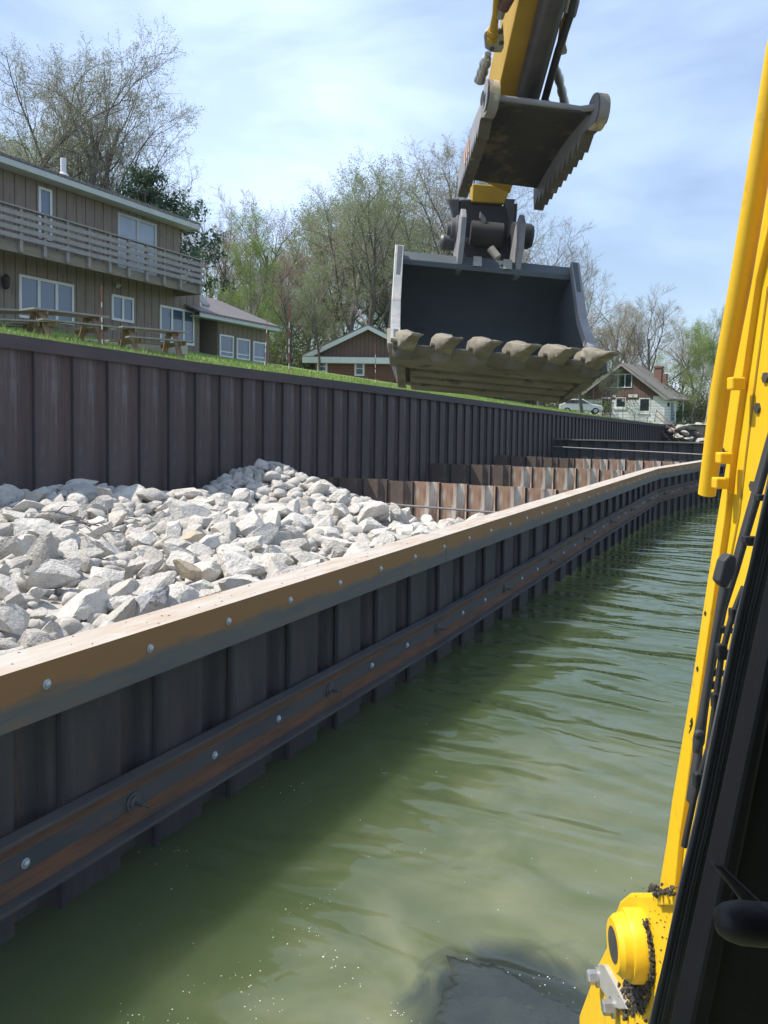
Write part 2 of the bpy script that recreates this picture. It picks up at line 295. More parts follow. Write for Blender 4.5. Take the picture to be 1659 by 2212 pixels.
# ------------------------------------------------------------------ mesh helpers
class MB:
    def __init__(s): s.v = []; s.f = []; s.m = []
    def add(s, vs, fs, mi=0):
        n = len(s.v); s.v += [tuple(p) for p in vs]; s.f += [tuple(i + n for i in f) for f in fs]; s.m += [mi] * len(fs); return s
    def box(s, c, ax, mi=0):
        """c centre, ax = three half-axis vectors"""
        c = Vector(c); a, b, d = [Vector(q) for q in ax]
        vs = [c + a * i + b * j + d * k for k in (-1, 1) for j in (-1, 1) for i in (-1, 1)]
        fs = [(0, 2, 3, 1), (4, 5, 7, 6), (0, 1, 5, 4), (2, 6, 7, 3), (0, 4, 6, 2), (1, 3, 7, 5)]
        if a.cross(b).dot(d) < 0: fs = [f[::-1] for f in fs]
        return s.add(vs, fs, mi)
    def bb(s, x0, x1, y0, y1, z0, z1, mi=0):
        return s.box(((x0 + x1) / 2, (y0 + y1) / 2, (z0 + z1) / 2), (((x1 - x0) / 2, 0, 0), (0, (y1 - y0) / 2, 0), (0, 0, (z1 - z0) / 2)), mi)
    def bar(s, p, q, w, h, up=ZZ, mi=0):
        p, q = Vector(p), Vector(q); d = (q - p).normalized(); r = d.cross(up)
        r = r.normalized() if r.length > 1e-6 else Vector((1, 0, 0)); u = r.cross(d)
        return s.box((p + q) / 2, ((q - p) / 2, r * w / 2, u * h / 2), mi)
    def prism(s, pts, ext, mi=0, side=None):
        """closed outline (3-D points) and the vector it is extruded by"""
        pts = [Vector(p) for p in pts]; e = Vector(ext); n = len(pts)
        nr = Vector((0, 0, 0))
        for i in range(n): nr += pts[i].cross(pts[(i + 1) % n])
        if nr.dot(e) > 0: pts = pts[::-1]
        s.add(pts + [p + e for p in pts], [tuple(range(n)), tuple(range(2 * n - 1, n - 1, -1))], mi)
        b = len(s.v) - 2 * n
        for i in range(n):
            j = (i + 1) % n; s.f.append((b + i, b + n + i, b + n + j, b + j)); s.m.append(mi if side is None else side)
        return s
    def tube(s, pts, r, n=10, caps=True, mi=0):
        pts = [Vector(p) for p in pts]; rs = r if isinstance(r, (list, tuple)) else [r] * len(pts)
        b = len(s.v); u = None
        for i, p in enumerate(pts):
            d = (pts[min(i + 1, len(pts) - 1)] - pts[max(i - 1, 0)]).normalized()
            if u is None:
                u = d.cross(ZZ);  u = u if u.length > .05 else d.cross(Vector((1, 0, 0)))
            u = (u - d * u.dot(d)).normalized(); w = d.cross(u)
            for k in range(n):
                a = 2 * math.pi * k / n; s.v.append(tuple(p + (u * math.cos(a) + w * math.sin(a)) * rs[i]))
        for i in range(len(pts) - 1):
            for k in range(n):
                k2 = (k + 1) % n; s.f.append((b + i * n + k, b + i * n + k2, b + (i + 1) * n + k2, b + (i + 1) * n + k)); s.m.append(mi)
        if caps:
            s.f.append(tuple(b + k for k in range(n))[::-1]); s.f.append(tuple(b + (len(pts) - 1) * n + k for k in range(n))); s.m += [mi, mi]
        return s
    def lathe(s, o, ax, prof, n=24, mi=0, u=None):
        """prof: (distance along ax, radius) pairs"""
        o, ax = Vector(o), Vector(ax).normalized()
        u = ax.cross(ZZ) if u is None else u
        u = u.normalized() if u.length > .05 else Vector((1, 0, 0)); w = ax.cross(u); b = len(s.v)
        for (t, r) in prof:
            for k in range(n):
                a = 2 * math.pi * k / n; s.v.append(tuple(o + ax * t + (u * math.cos(a) + w * math.sin(a)) * max(r, 1e-5)))
        for i in range(len(prof) - 1):
            for k in range(n):
                k2 = (k + 1) % n; s.f.append((b + i * n + k, b + i * n + k2, b + (i + 1) * n + k2, b + (i + 1) * n + k)); s.m.append(mi)
        s.f.append(tuple(b + k for k in range(n))[::-1]); s.f.append(tuple(b + (len(prof) - 1) * n + k for k in range(n))); s.m += [mi, mi]
        return s
    def mesh(s, name, mats, off=None, smooth=None):
        me = bpy.data.meshes.new(name); o = Vector(off or (0, 0, 0))
        me.from_pydata([(x - o.x, y - o.y, z - o.z) for x, y, z in s.v], [], s.f)
        mats = mats if isinstance(mats, (list, tuple)) else [mats]
        for m in mats: me.materials.append(m)
        if len(mats) > 1: me.polygons.foreach_set('material_index', s.m)
        if smooth is not None:
            me.polygons.foreach_set('use_smooth', [True] * len(s.f)); me.set_sharp_from_angle(angle=math.radians(smooth))
        me.update(); return me
    def build(s, name, mats, parent=None, off=None, smooth=None, bevel=0, loc=None):
        if off is None and parent is not None and parent.get('_off') is not None: off = parent['_off']
        me = s.mesh(name, mats, off, smooth)
        o = bpy.data.objects.new(name, me); COL.objects.link(o)
        if parent is not None:
            o.parent = parent
            if parent.get('_off') is not None and loc is None: o['_off'] = parent['_off']
        if loc is not None: o.location = loc
        if bevel:
            b = o.modifiers.new('bevel', 'BEVEL'); b.width = bevel; b.segments = 2; b.limit_method = 'ANGLE'; b.angle_limit = math.radians(35); b.harden_normals = False
        return o
def tag(o, label=None, cat=None, group=None, kind=None):
    if label: o['label'] = label
    if cat: o['category'] = cat
    if group: o['group'] = group
    if kind: o['kind'] = kind
    return o
def thing(name, label, cat, loc=(0, 0, 0), rz=0, group=None, world=False):
    """world=True: its parts are written in world coordinates and shifted to its base"""
    o = bpy.data.objects.new(name, None); COL.objects.link(o); o.location = loc; o.rotation_euler = (0, 0, rz); o.empty_display_size = .2
    if world: o['_off'] = tuple(loc)
    return tag(o, label, cat, group, 'thing')
def copy_tree(o, parent=None):
    c = o.copy(); COL.objects.link(c)
    if parent is not None: c.parent = parent
    for ch in list(o.children): copy_tree(ch, c)
    return c
def rawmesh(name, v, f, mats, mi=None, smooth=False):
    """numpy vertices (n,3) and faces (m,k)"""
    me = bpy.data.meshes.new(name); v = np.asarray(v, np.float32); f = np.asarray(f, np.int32); k = f.shape[1]
    me.vertices.add(len(v)); me.vertices.foreach_set('co', v.ravel())
    me.loops.add(f.size); me.loops.foreach_set('vertex_index', f.ravel())
    me.polygons.add(len(f)); me.polygons.foreach_set('loop_start', np.arange(0, f.size, k, dtype=np.int32))
    for m in mats: me.materials.append(m)
    if mi is not None: me.polygons.foreach_set('material_index', np.asarray(mi, np.int32))
    if smooth: me.polygons.foreach_set('use_smooth', np.ones(len(f), bool))
    me.update(calc_edges=True); me.validate(); return me
def link(name, me, parent=None, loc=(0, 0, 0)):
    o = bpy.data.objects.new(name, me); COL.objects.link(o); o.location = loc
    if parent is not None: o.parent = parent
    return o
def interp(x, xs, ys): return float(np.interp(x, xs, ys))

# ------------------------------------------------------------------ ground, water
WALL_X = -13.4
WZ = -.20
TOPY = [-40, 9.8, 14.8, 25.8, 35.7, 53.4, 86.4, 200]; TOPZ = [4.95, 4.78, 4.62, 4.38, 4.13, 3.72, 3.02, 3.0]
def top(Y): return interp(Y, TOPY, TOPZ)
def ground(X, Y):
    d = max(0, WALL_X - X)
    s = interp(Y, [0, 35, 60, 75, 88, 95], [.182, .175, .165, .150, .07, .04])
    return top(Y) - .06 + s * min(d, 13) + .02 * max(0, min(d, 60) - 13)
mb = MB(); xs = [WALL_X + .02, -14, -14.6, -15.5, -17, -19, -21, -23.5, -27, -32, -40, -55, -80, -130, -260, -600]
ys = [-60, -30, -10, 0, 5, 10, 15, 20, 25, 30, 36, 43, 50, 58, 66, 74, 80, 86, 95, 110, 140, 200, 400, 800]
for x in xs:
    for y in ys: mb.v.append((x, y, ground(x, y)))
for i in range(len(xs) - 1):
    for j in range(len(ys) - 1):
        a = i * len(ys) + j; mb.f.append((a, a + 1, a + len(ys) + 1, a + len(ys))); mb.m.append(0)
END_Y = 91.8
xs2 = [WALL_X + .02, -11, -8, -4, 2, 12, 40, 140, 500]; ys2 = [END_Y + .5, END_Y + 5, END_Y + 14, 120, 200, 400, 800]
n0 = len(mb.v)
for x in xs2:
    for y in ys2: mb.v.append((x, y, 3.0 + .010 * max(0, y - END_Y) * (1 if y < 130 else .5)))
for i in range(len(xs2) - 1):
    for j in range(len(ys2) - 1):
        a = n0 + i * len(ys2) + j; mb.f.append((a, a + len(ys2), a + len(ys2) + 1, a + 1)); mb.m.append(0)
tag(mb.build('ground', M['lawn']), kind='structure')
mb = MB(); mb.add([(-13.3, -80, WZ), (600, -80, WZ), (600, END_Y + 1, WZ), (-13.3, END_Y + 1, WZ)], [(0, 1, 2, 3)])
tag(mb.build('water', M['water']), kind='structure')

# ------------------------------------------------------------------ steel walls
PITCH_P = .93
def pile_profile(L, depth, flip=1):
    """one sheet seen from its outside: outline across the sheet (along, out)"""
    f = .60 * L; w = .14 * L
    pts = [(0, 0), (f, 0), (f + w * .55, -depth), (L - w * .8, -depth), (L, -.02), (L + .0, -.02)]
    return pts
def pile_mesh(name, z0, z1, depth, m, L=PITCH_P, ax=Vector((0, 1, 0)), outv=Vector((1, 0, 0))):
    mb = MB(); pr = pile_profile(L, depth); th = .02
    o = [ax * a + outv * b for a, b in pr]; i = [p - outv * th for p in o][::-1]
    mb.prism([p + ZZ * z0 for p in o + i], ZZ * (z1 - z0))
    mb.tube([ax * (L - .004) + outv * .012 + ZZ * z0, ax * (L - .004) + outv * .012 + ZZ * z1], .030, 6, mi=1)  # interlock tube, its dark colour standing in for shade in the joint
    return mb.mesh(name, [m, M['seamshade']])
# near wall: polyline of the cap's outer top edge
NW = [(-4.45, -6), (-4.45, 29.2), (-3.5, 37.2), (-2.4, 46), (-2.1, 50)]
def nwx(Y): return interp(Y, [p[1] for p in NW], [p[0] for p in NW])
near = thing('steel_seawall', 'new low steel seawall with rusty orange cap and studded waler beside green water', 'seawall', (-4.45, 8, 0), world=True)
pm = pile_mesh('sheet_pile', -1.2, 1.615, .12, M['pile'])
y = -4.6; first = True
while y < 48.5:
    o = link('sheet_pile', pm, near, Vector((nwx(y) - .10, y, 0)) - near.location)
    dx = nwx(y + PITCH_P) - nwx(y); o.rotation_euler = (0, 0, -math.atan2(dx, PITCH_P)); y += PITCH_P
def strip(prof, Y0, Y1, fx, fz, name, mats, parent, mis=None, step=2.0):
    """sweeps a closed (out, z) outline along Y between Y0 and Y1"""
    mb = MB(); n = len(prof); ysx = [Y0] + [p[1] for p in NW if Y0 < p[1] < Y1] + [Y1]
    for Y in ysx:
        for a, z in prof: mb.v.append((fx(Y) + a, Y, z + fz(Y)))
    for i in range(len(ysx) - 1):
        for k in range(n):
            k2 = (k + 1) % n; mb.f.append((i * n + k, i * n + k2, (i + 1) * n + k2, (i + 1) * n + k)); mb.m.append(mis[k] if mis else 0)
    mb.f.append(tuple(range(n))[::-1]); mb.f.append(tuple(range((len(ysx) - 1) * n, len(ysx) * n))); mb.m += [0, 0]
    return mb.build(name, mats, parent)
bolt = MB()
bolt.lathe((0, 0, 0), (1, 0, 0), [(0, .034), (.007, .034), (.009, .024), (.018, .021), (.024, .011), (.026, .002)], 14)
bolt_me = bolt.mesh('bolt', M['galv'], smooth=40)
seams = [-6, 1.2, 10.35, 19.6, 29.2, 38.2, 49]
capprof = [(0, 1.63), (0, 1.245), (-.012, 1.245), (-.012, 1.612), (-.36, 1.612), (-.36, 1.50), (-.372, 1.50), (-.372, 1.63)]
by0 = 3.58
for a, b in zip(seams[:-1], seams[1:]):
    c = strip(capprof, a + .006, b - .006, nwx, lambda Y: 0, 'cap_beam', [M['cap'], M['captop']], near, [0, 0, 0, 0, 0, 0, 0, 1])
    Y = by0
    while Y < b:
        if Y > a + .05 and Y < 46:
            o = link('bolt', bolt_me, c, Vector((nwx(Y) + .001, Y, 1.475)) - near.location)
        Y += .955
    mbj = MB(); mbj.bb(nwx(b) - .37, nwx(b) - .005, b - .03, b + .03, 1.26, 1.60); mbj.build('splice_plate', M['pile'], c)
def wz(Y): return interp(Y, [0, 3, 9.6, 15.7, 20, 26, 50], [0, 0, .03, .09, .24, .36, .42])
ws = [-6, 10.2, 19.2, 28.6, 49]
for a, b in zip(ws[:-1], ws[1:]):
    wp = [(-.02, .50), (-.02, .48), (-.022, .42), (-.022, .39), (-.02, .38), (-.02, .24), (-.022, .23), (-.022, .15), (-.02, .14), (-.02, .10), (.075, .10), (.075, .072), (-.05, .072), (-.05, .525), (.062, .525), (.062, .50)]
    mi = [1, 1, 1, 1, 0, 1, 1, 1, 1, 0, 0, 0, 0, 0, 0, 0]
    w_ = strip(wp, a + .004, b - .004, nwx, wz, 'waler', [M['waler'], M['rustband']], near, mi)
    Y = 3.42; k = 0
    while Y < min(b, 40):
        if Y > a + .05:
            if k % 3 == 1:
                t = MB(); t.lathe((0, 0, 0), (1, 0, 0), [(0, .075), (.012, .075), (.014, .05), (.03, .05), (.035, .016), (.12, .015)], 14); t.tube([(.05, 0, 0), (.15, .03, -.015)], .012, 6)
                o = t.build('anchor_nut', M['steel'], w_, off=(0, 0, 0), smooth=40); o.location = Vector((nwx(Y) - .018, Y, .31 + wz(Y))) - near.location
            else:
                link('bolt', bolt_me, w_, Vector((nwx(Y) - .018, Y, .31 + wz(Y))) - near.location)
        Y += .955; k += 1
# far wall
far = thing('steel_retaining_wall', 'tall old purple-brown sheet steel wall holding up the grassy bank', 'retaining wall', (WALL_X, 10, 0), world=True)
Y = .2; k = 0
fmesh = {}
while Y < 92.2 and k < 99:
    tz = round(top(Y + .45) - .12, 1)
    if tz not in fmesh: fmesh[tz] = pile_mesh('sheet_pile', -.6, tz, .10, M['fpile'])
    link('sheet_pile', fmesh[tz], far, Vector((WALL_X + .11, Y, 0)) - far.location); Y += PITCH_P; k += 1
def ftop(Y): return top(Y)
mb = MB(); prof = [(0, 0), (.20, 0), (.20, -.26), (.185, -.26), (.185, -.015), (0, -.015)]
ysx = [-8, 5, 9.8, 14.8, 20, 25.8, 30, 35.7, 44, 53.4, 62, 70, 78, 86, 92.5]
for Yv in ysx:
    for a, z in prof: mb.v.append((WALL_X + a, Yv, top(Yv) + z))
n = len(prof)
for i in range(len(ysx) - 1):
    for q in range(n):
        q2 = (q + 1) % n; mb.f.append((i * n + q, i * n + q2, (i + 1) * n + q2, (i + 1) * n + q)); mb.m.append(0)
mb.build('cap_channel', M['fcap'], far)
# cross walls of the cells between the two
def crosswall(Yc, z1, label, m, zlow=-.4, n=None, xe=None):
    t = thing('cross_wall', label, 'cross wall', (-9, Yc, 0), world=True, group='cross walls between the two steel walls')
    x = WALL_X + .1; xe = nwx(Yc) - .4 if xe is None else xe
    me = None; p = .78
    k = int((xe - x) / p)
    p = (xe - x) / k
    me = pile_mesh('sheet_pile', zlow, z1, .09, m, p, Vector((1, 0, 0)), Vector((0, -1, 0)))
    dark = me.copy(); dark.materials[0] = M['darksheet']  # darker brown sheets for the left part of the rusty walls
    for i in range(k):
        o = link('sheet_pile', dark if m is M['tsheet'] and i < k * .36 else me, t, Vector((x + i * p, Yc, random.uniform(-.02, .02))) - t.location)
    return t
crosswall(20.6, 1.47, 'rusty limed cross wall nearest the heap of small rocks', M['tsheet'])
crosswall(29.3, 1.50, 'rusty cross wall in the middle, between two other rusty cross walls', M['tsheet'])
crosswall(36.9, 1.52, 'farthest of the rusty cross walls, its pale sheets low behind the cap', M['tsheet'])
t = crosswall(47.3, 2.12, 'dark taller cross wall closing the far end below the stone blocks', M['dsheet'], xe=-4.6)
mb = MB(); mb.bb(-13.2, -4.4, 47.06, 47.4, 2.10, 2.17); mb.build('cap_plate', M['rod'], t)
mb = MB(); mb.bb(-4.6, -2.3, 47.1, 47.3, -.4, 2.05); mb.build('end_panel', M['pile'], t)
# tie rods
def rod(p, q, r, label):
    mb = MB(); mb.tube([p, q], r, 8); mb.lathe(q, Vector(q) - Vector(p), [(-.1, r * 2.2), (0, r * 2.2)], 8)
    c = (Vector(p) + Vector(q)) / 2
    tag(mb.build('tie_rod', M['rod'], off=c, loc=c), label, 'tie rod', 'tie rods across the cells')
rod((-13.2, 18.6, 1.02), (-4.8, 17.4, 1.12), .028, 'steel tie rod running over the cell in front of the nearest rusty cross wall')
rod((-13.2, 24.2, .86), (-4.9, 23.6, .98), .028, 'thin tie rod just behind the nearest rusty cross wall')
rod((-13.2, 26.4, .86), (-4.9, 25.8, .98), .028, 'thin tie rod just in front of the middle rusty cross wall')
rod((-12.6, 44.5, 1.78), (-3.2, 42.0, 1.66), .035, 'bright tie rod low in front of the dark far cross wall')

# ------------------------------------------------------------------ rocks
def ico(sub):
    import bmesh
    bm = bmesh.new(); bmesh.ops.create_icosphere(bm, subdivisions=sub, radius=1.0)
    v = np.array([p.co[:] for p in bm.verts]); f = np.array([[q.index for q in p.verts] for p in bm.faces]); bm.free(); return v, f
ICO2, ICO3, ICO4 = ico(2), ico(3), ico(4)
def rockv(seed, base=ICO4, cuts=20):
    r = np.random.default_rng(seed); v = base[0].copy(); v *= 1.25
    for k in range(cuts):
        nr = r.normal(size=3); nr /= np.linalg.norm(nr); o = r.uniform(.46, .86)
        d = v @ nr - o; v -= np.outer(np.clip(d, 0, None), nr)
    lo = r.normal(size=(5, 3)) * 2.2; ph = r.uniform(0, 6, 5)
    for q in range(5): v += .010 * np.sin(v @ lo[q] * 2 + ph[q])[:, None] * v
    v += r.normal(size=v.shape) * .006
    return v
def rockshape(seed, flat=1.0):
    r = np.random.default_rng(seed + 999); v = rockv(seed)
    v *= np.array([1.0, r.uniform(.62, .85), r.uniform(.45, .7) * flat])
    return v
ROCKS = [rawmesh('boulder', rockshape(i), ICO4[1], [M['rock']]) for i in range(26)]
for me in ROCKS:
    me.polygons.foreach_set('use_smooth', np.ones(len(me.polygons), bool)); me.set_sharp_from_angle(angle=math.radians(11))
def variant(i, m):
    me = ROCKS[i].copy(); me.materials.clear(); me.materials.append(M[m]); return me
TAN = [variant(i, 'tanrock') for i in (3, 9)]; GREY = [variant(i, 'greyrock') for i in (5, 11)]
CONE = (-10.2, 16.0)
def fillz(X, Y):
    # flat field, falling off where the fill ends, plus the heap against the far wall
    endY = interp(X, [-13.4, -11, -9, -7, -5], [11.8, 12.6, 13.6, 13.8, 13.4])
    base = interp(X, [-13.4, -10, -4.8], [1.72, 1.50, 1.34]) + .12 * math.sin(X * 1.7 + Y * .9) * math.sin(Y * .8)
    f = base - max(0, Y - endY) * .55
    dx, dy = (X + 12.2), (Y - 16.6)
    heap = 2.05 - .30 * abs(dx) - (.30 * dy if dy > 0 else -.26 * dy)
    heap = min(heap, 2.0 - .14 * max(0, dx))
    return max(f, heap, -.3)
def addrock(p, size, me=None, label=None, group=None, tilt=.35, flat=None):
    o = bpy.data.objects.new('boulder', me or random.choice(ROCKS)); COL.objects.link(o)
    o.location = p; o.scale = (size, size * random.uniform(.85, 1.15), size * random.uniform(.8, 1.1))
    o.rotation_euler = (random.gauss(0, tilt), random.gauss(0, tilt), random.uniform(0, 6.28))
    tag(o, label, 'rock', group); return o
def visible(p):
    q = Vector(p) - CAM; zc = q.dot(FW)
    if zc < 1: return None
    return CX + FPX * q.dot(RT) / zc, CY - FPX * q.dot(UP) / zc, zc
cand = []
def dart(n, x0, x1, y0, y1, smin, smax, keep, ok):
    pts = []
    for _ in range(n):
        X, Yv = random.uniform(x0, x1), random.uniform(y0, y1)
        if not ok(X, Yv): continue
        s = random.uniform(smin, smax) * (1.25 if random.random() < .12 else 1)
        if all((X - a) ** 2 + (Yv - b) ** 2 > (keep * (s + c)) ** 2 for a, b, c in pts): pts.append((X, Yv, s))
    return pts
def isheap(X, Yv):
    dx, dy = (X + 12.2), (Yv - 16.6)
    hp = min(2.05 - .30 * abs(dx) - (.30 * dy if dy > 0 else -.26 * dy), 2.0 - .14 * max(0, dx))
    return fillz(X, Yv) <= hp + .02
field = dart(9000, -13.2, -4.95, 2.2, 13.8, .18, .43, .55, lambda X, Yv: not isheap(X, Yv) and fillz(X, Yv) > .5)
heap = dart(9000, -13.15, -5.0, 11.5, 19.8, .15, .30, .50, lambda X, Yv: isheap(X, Yv) and fillz(X, Yv) > .55)
allr = []
for X, Yv, s in field + heap:
    v = visible((X, Yv, fillz(X, Yv)))
    if v and -60 < v[0] < 1100 and v[1] < 1500: allr.append((s / v[2], X, Yv, s, isheap(X, Yv)))
allr.sort(reverse=True)
LB = 'rough pale grey limestone boulder lying in the broad fill beside the rusty cap'
LH = 'small grey limestone rock on the sloping heap against the tall wall'
rest = allr[285:]
for q, X, Yv, s, hp in allr[:285]:
    z = fillz(X, Yv)
    addrock((X, Yv, z + random.uniform(-.05, .10) * (s / .35)), s, None, LH if hp else LB, 'small rocks on the heap' if hp else 'boulders in the rock fill', .7 if hp else .35)
# a few that stand out
def special(px, py, size, me, label, z=1.62):
    p = onZ(px, py, z); addrock((p.x, p.y, max(fillz(p.x, p.y) + .12, z - .1)), size, me, label)
special(412, 1160, .30, TAN[0], 'smooth tan boulder lying among the grey rocks, largest tan one')
special(405, 1218, .19, TAN[1], 'smaller tan stone just below the larger tan boulder')
special(520, 1215, .52, ROCKS[4], 'largest pale boulder with broad flat faces near the cap', 1.55)
special(320, 1300, .46, GREY[0], 'dark veined grey boulder close to the rusty cap', 1.5)
special(610, 1105, .36, ROCKS[7], 'upright blocky boulder at the foot of the small rock heap')
special(125, 1095, .38, ROCKS[12], 'pointed boulder standing up at the back of the fill', 1.8)
special(20, 1060, .48, ROCKS[15], 'shaded grey boulder leaning on the tall wall', 1.9)
# rubble between and below: one mass
mb_v = []; mb_f = []; nv = 0
def merge(v, f):
    global nv
    mb_v.append(v); mb_f.append(f + nv); nv += len(v)
R2 = [rockv(i + 300, ICO2, 10) * np.array([1, .8, .6]) for i in range(10)]
def rz(a):
    c, s = math.cos(a), math.sin(a); return np.array([[c, -s, 0], [s, c, 0], [0, 0, 1]])
for q, X, Yv, s, hp in rest: merge((R2[random.randrange(10)] * s) @ rz(random.uniform(0, 6)) + np.array([X, Yv, fillz(X, Yv) + .03]), ICO2[1])
for k in range(4200):
    X, Yv = random.uniform(-13.25, -4.9), random.uniform(1.5, 21)
    z = fillz(X, Yv)
    if z < -.2: continue
    s = random.uniform(.05, .18)
    merge((R2[random.randrange(10)] * s) @ rz(random.uniform(0, 6)) + np.array([X, Yv, z - .02]), ICO2[1])
for k in range(70):
    Yv = 2.5 + 11 * random.random() ** 1.3; X = nwx(Yv) - .36 + .34 * random.random() ** 1.6
    merge((R2[random.randrange(10)] * random.uniform(.004, .015)) @ rz(random.uniform(0, 6)) + np.array([X, Yv, 1.634]), ICO2[1])
gx = np.linspace(-13.3, -4.8, 60); gy = np.linspace(-3, 22, 130)
gv = np.array([[x, yv, fillz(x, yv) - .06] for x in gx for yv in gy]); gf = []
for i in range(59):
    for j in range(129):
        a = i * 130 + j; gf += [[a, a + 130, a + 131], [a, a + 131, a + 1]]
merge(gv, np.array(gf))
tag(link('rubble', rawmesh('rubble', np.vstack(mb_v), np.vstack(mb_f), [M['rock']])), kind='stuff')
# dry branch on the rocks
mb = MB(); c0 = onZ(170, 1105, 1.95); c0.z = fillz(c0.x, c0.y) + .25
for k in range(14):
    a = random.uniform(0, 6.28); p = c0 + Vector((random.uniform(-.7, .7), random.uniform(-.5, .5), random.uniform(-.1, .15)))
    d = Vector((math.cos(a), math.sin(a), random.uniform(-.1, .35))) * random.uniform(.3, .7)
    mb.tube([p, p + d * .5 + ZZ * .05, p + d], [.012, .009, .004], 5)
tag(mb.build('dry_branch', M['bark'], off=c0, loc=c0), 'tangle of dry brown twigs lying on the boulders near the tall wall', 'branch')
# ragged dark patch lying at the water surface
PATCHC = onZ(1120, 2180, WZ)
outl = [(950, 2052), (985, 2056), (1012, 2064), (1040, 2066), (1085, 2078), (1120, 2098), (1160, 2128), (1200, 2152), (1250, 2172), (1300, 2200), (1330, 2260), (1300, 2330), (1000, 2330), (905, 2240), (925, 2170), (950, 2110)]
pts = [onZ(x, y, WZ + .012) for x, y in outl]; cc = sum(pts, Vector()) / len(pts)
mb = MB(); n = len(pts); fine = []
for i in range(n):
    for k in range(5):
        p = pts[i].lerp(pts[(i + 1) % n], k / 5); fine.append(p + (p - cc) * random.uniform(-.09, .07))
n = len(fine)
for rr, zz in ((.86, -.016), (.83, .001), (.7, .006), (.4, .010)):
    for p in fine: mb.v.append(tuple(cc + (p - cc) * rr + ZZ * zz - ZZ * .006))
for r_ in range(3):
    for i in range(n):
        j = (i + 1) % n; mb.f.append((r_ * n + i, r_ * n + j, (r_ + 1) * n + j, (r_ + 1) * n + i)); mb.m.append(0)
mb.f.append(tuple(range(3 * n, 4 * n))); mb.m.append(0)
tag(mb.build('floating_mat', M['darkpatch'], off=cc, loc=cc, smooth=60), 'ragged dark mat awash at the water surface beside the yellow pivot', 'floating mat')
r = np.random.default_rng(77); bv = []; bf = []; nb_ = 0  # white beads added in place of sun glints on the water
lines = [(560, 1690, 640, 1700), (600, 2030, 700, 2000), (380, 2150, 560, 2080), (520, 2130, 600, 2200), (1160, 2120, 1250, 2150), (1000, 2080, 1100, 2110), (620, 1960, 740, 1930), (250, 2180, 420, 2200), (820, 2180, 900, 2200), (700, 2060, 790, 2120), (300, 1850, 420, 1835)]
for (x0, y0, x1, y1) in lines:
    for k in range(15):
        t = r.random(); p = onZ(x0 + (x1 - x0) * t + r.normal() * 16, y0 + (y1 - y0) * t + r.normal() * 13, WZ)
        v = ICO2[0] * (r.uniform(.001, .0042) * (1 + (r.random() < .06))) * np.array([1, 1, .7]) + np.array(p); bv.append(v); bf.append(ICO2[1] + nb_); nb_ += len(v)
for k in range(60):
    p = onZ(r.uniform(250, 1400), r.uniform(1500, 2200), WZ)
    if p.x < nwx(p.y) + .05: continue
    v = ICO2[0] * r.uniform(.0015, .004) * np.array([1, 1, .7]) + np.array(p); bv.append(v); bf.append(ICO2[1] + nb_); nb_ += len(v)
tag(link('glint', rawmesh('glint', np.vstack(bv), np.vstack(bf), [M['glint']], smooth=True)), kind='stuff')
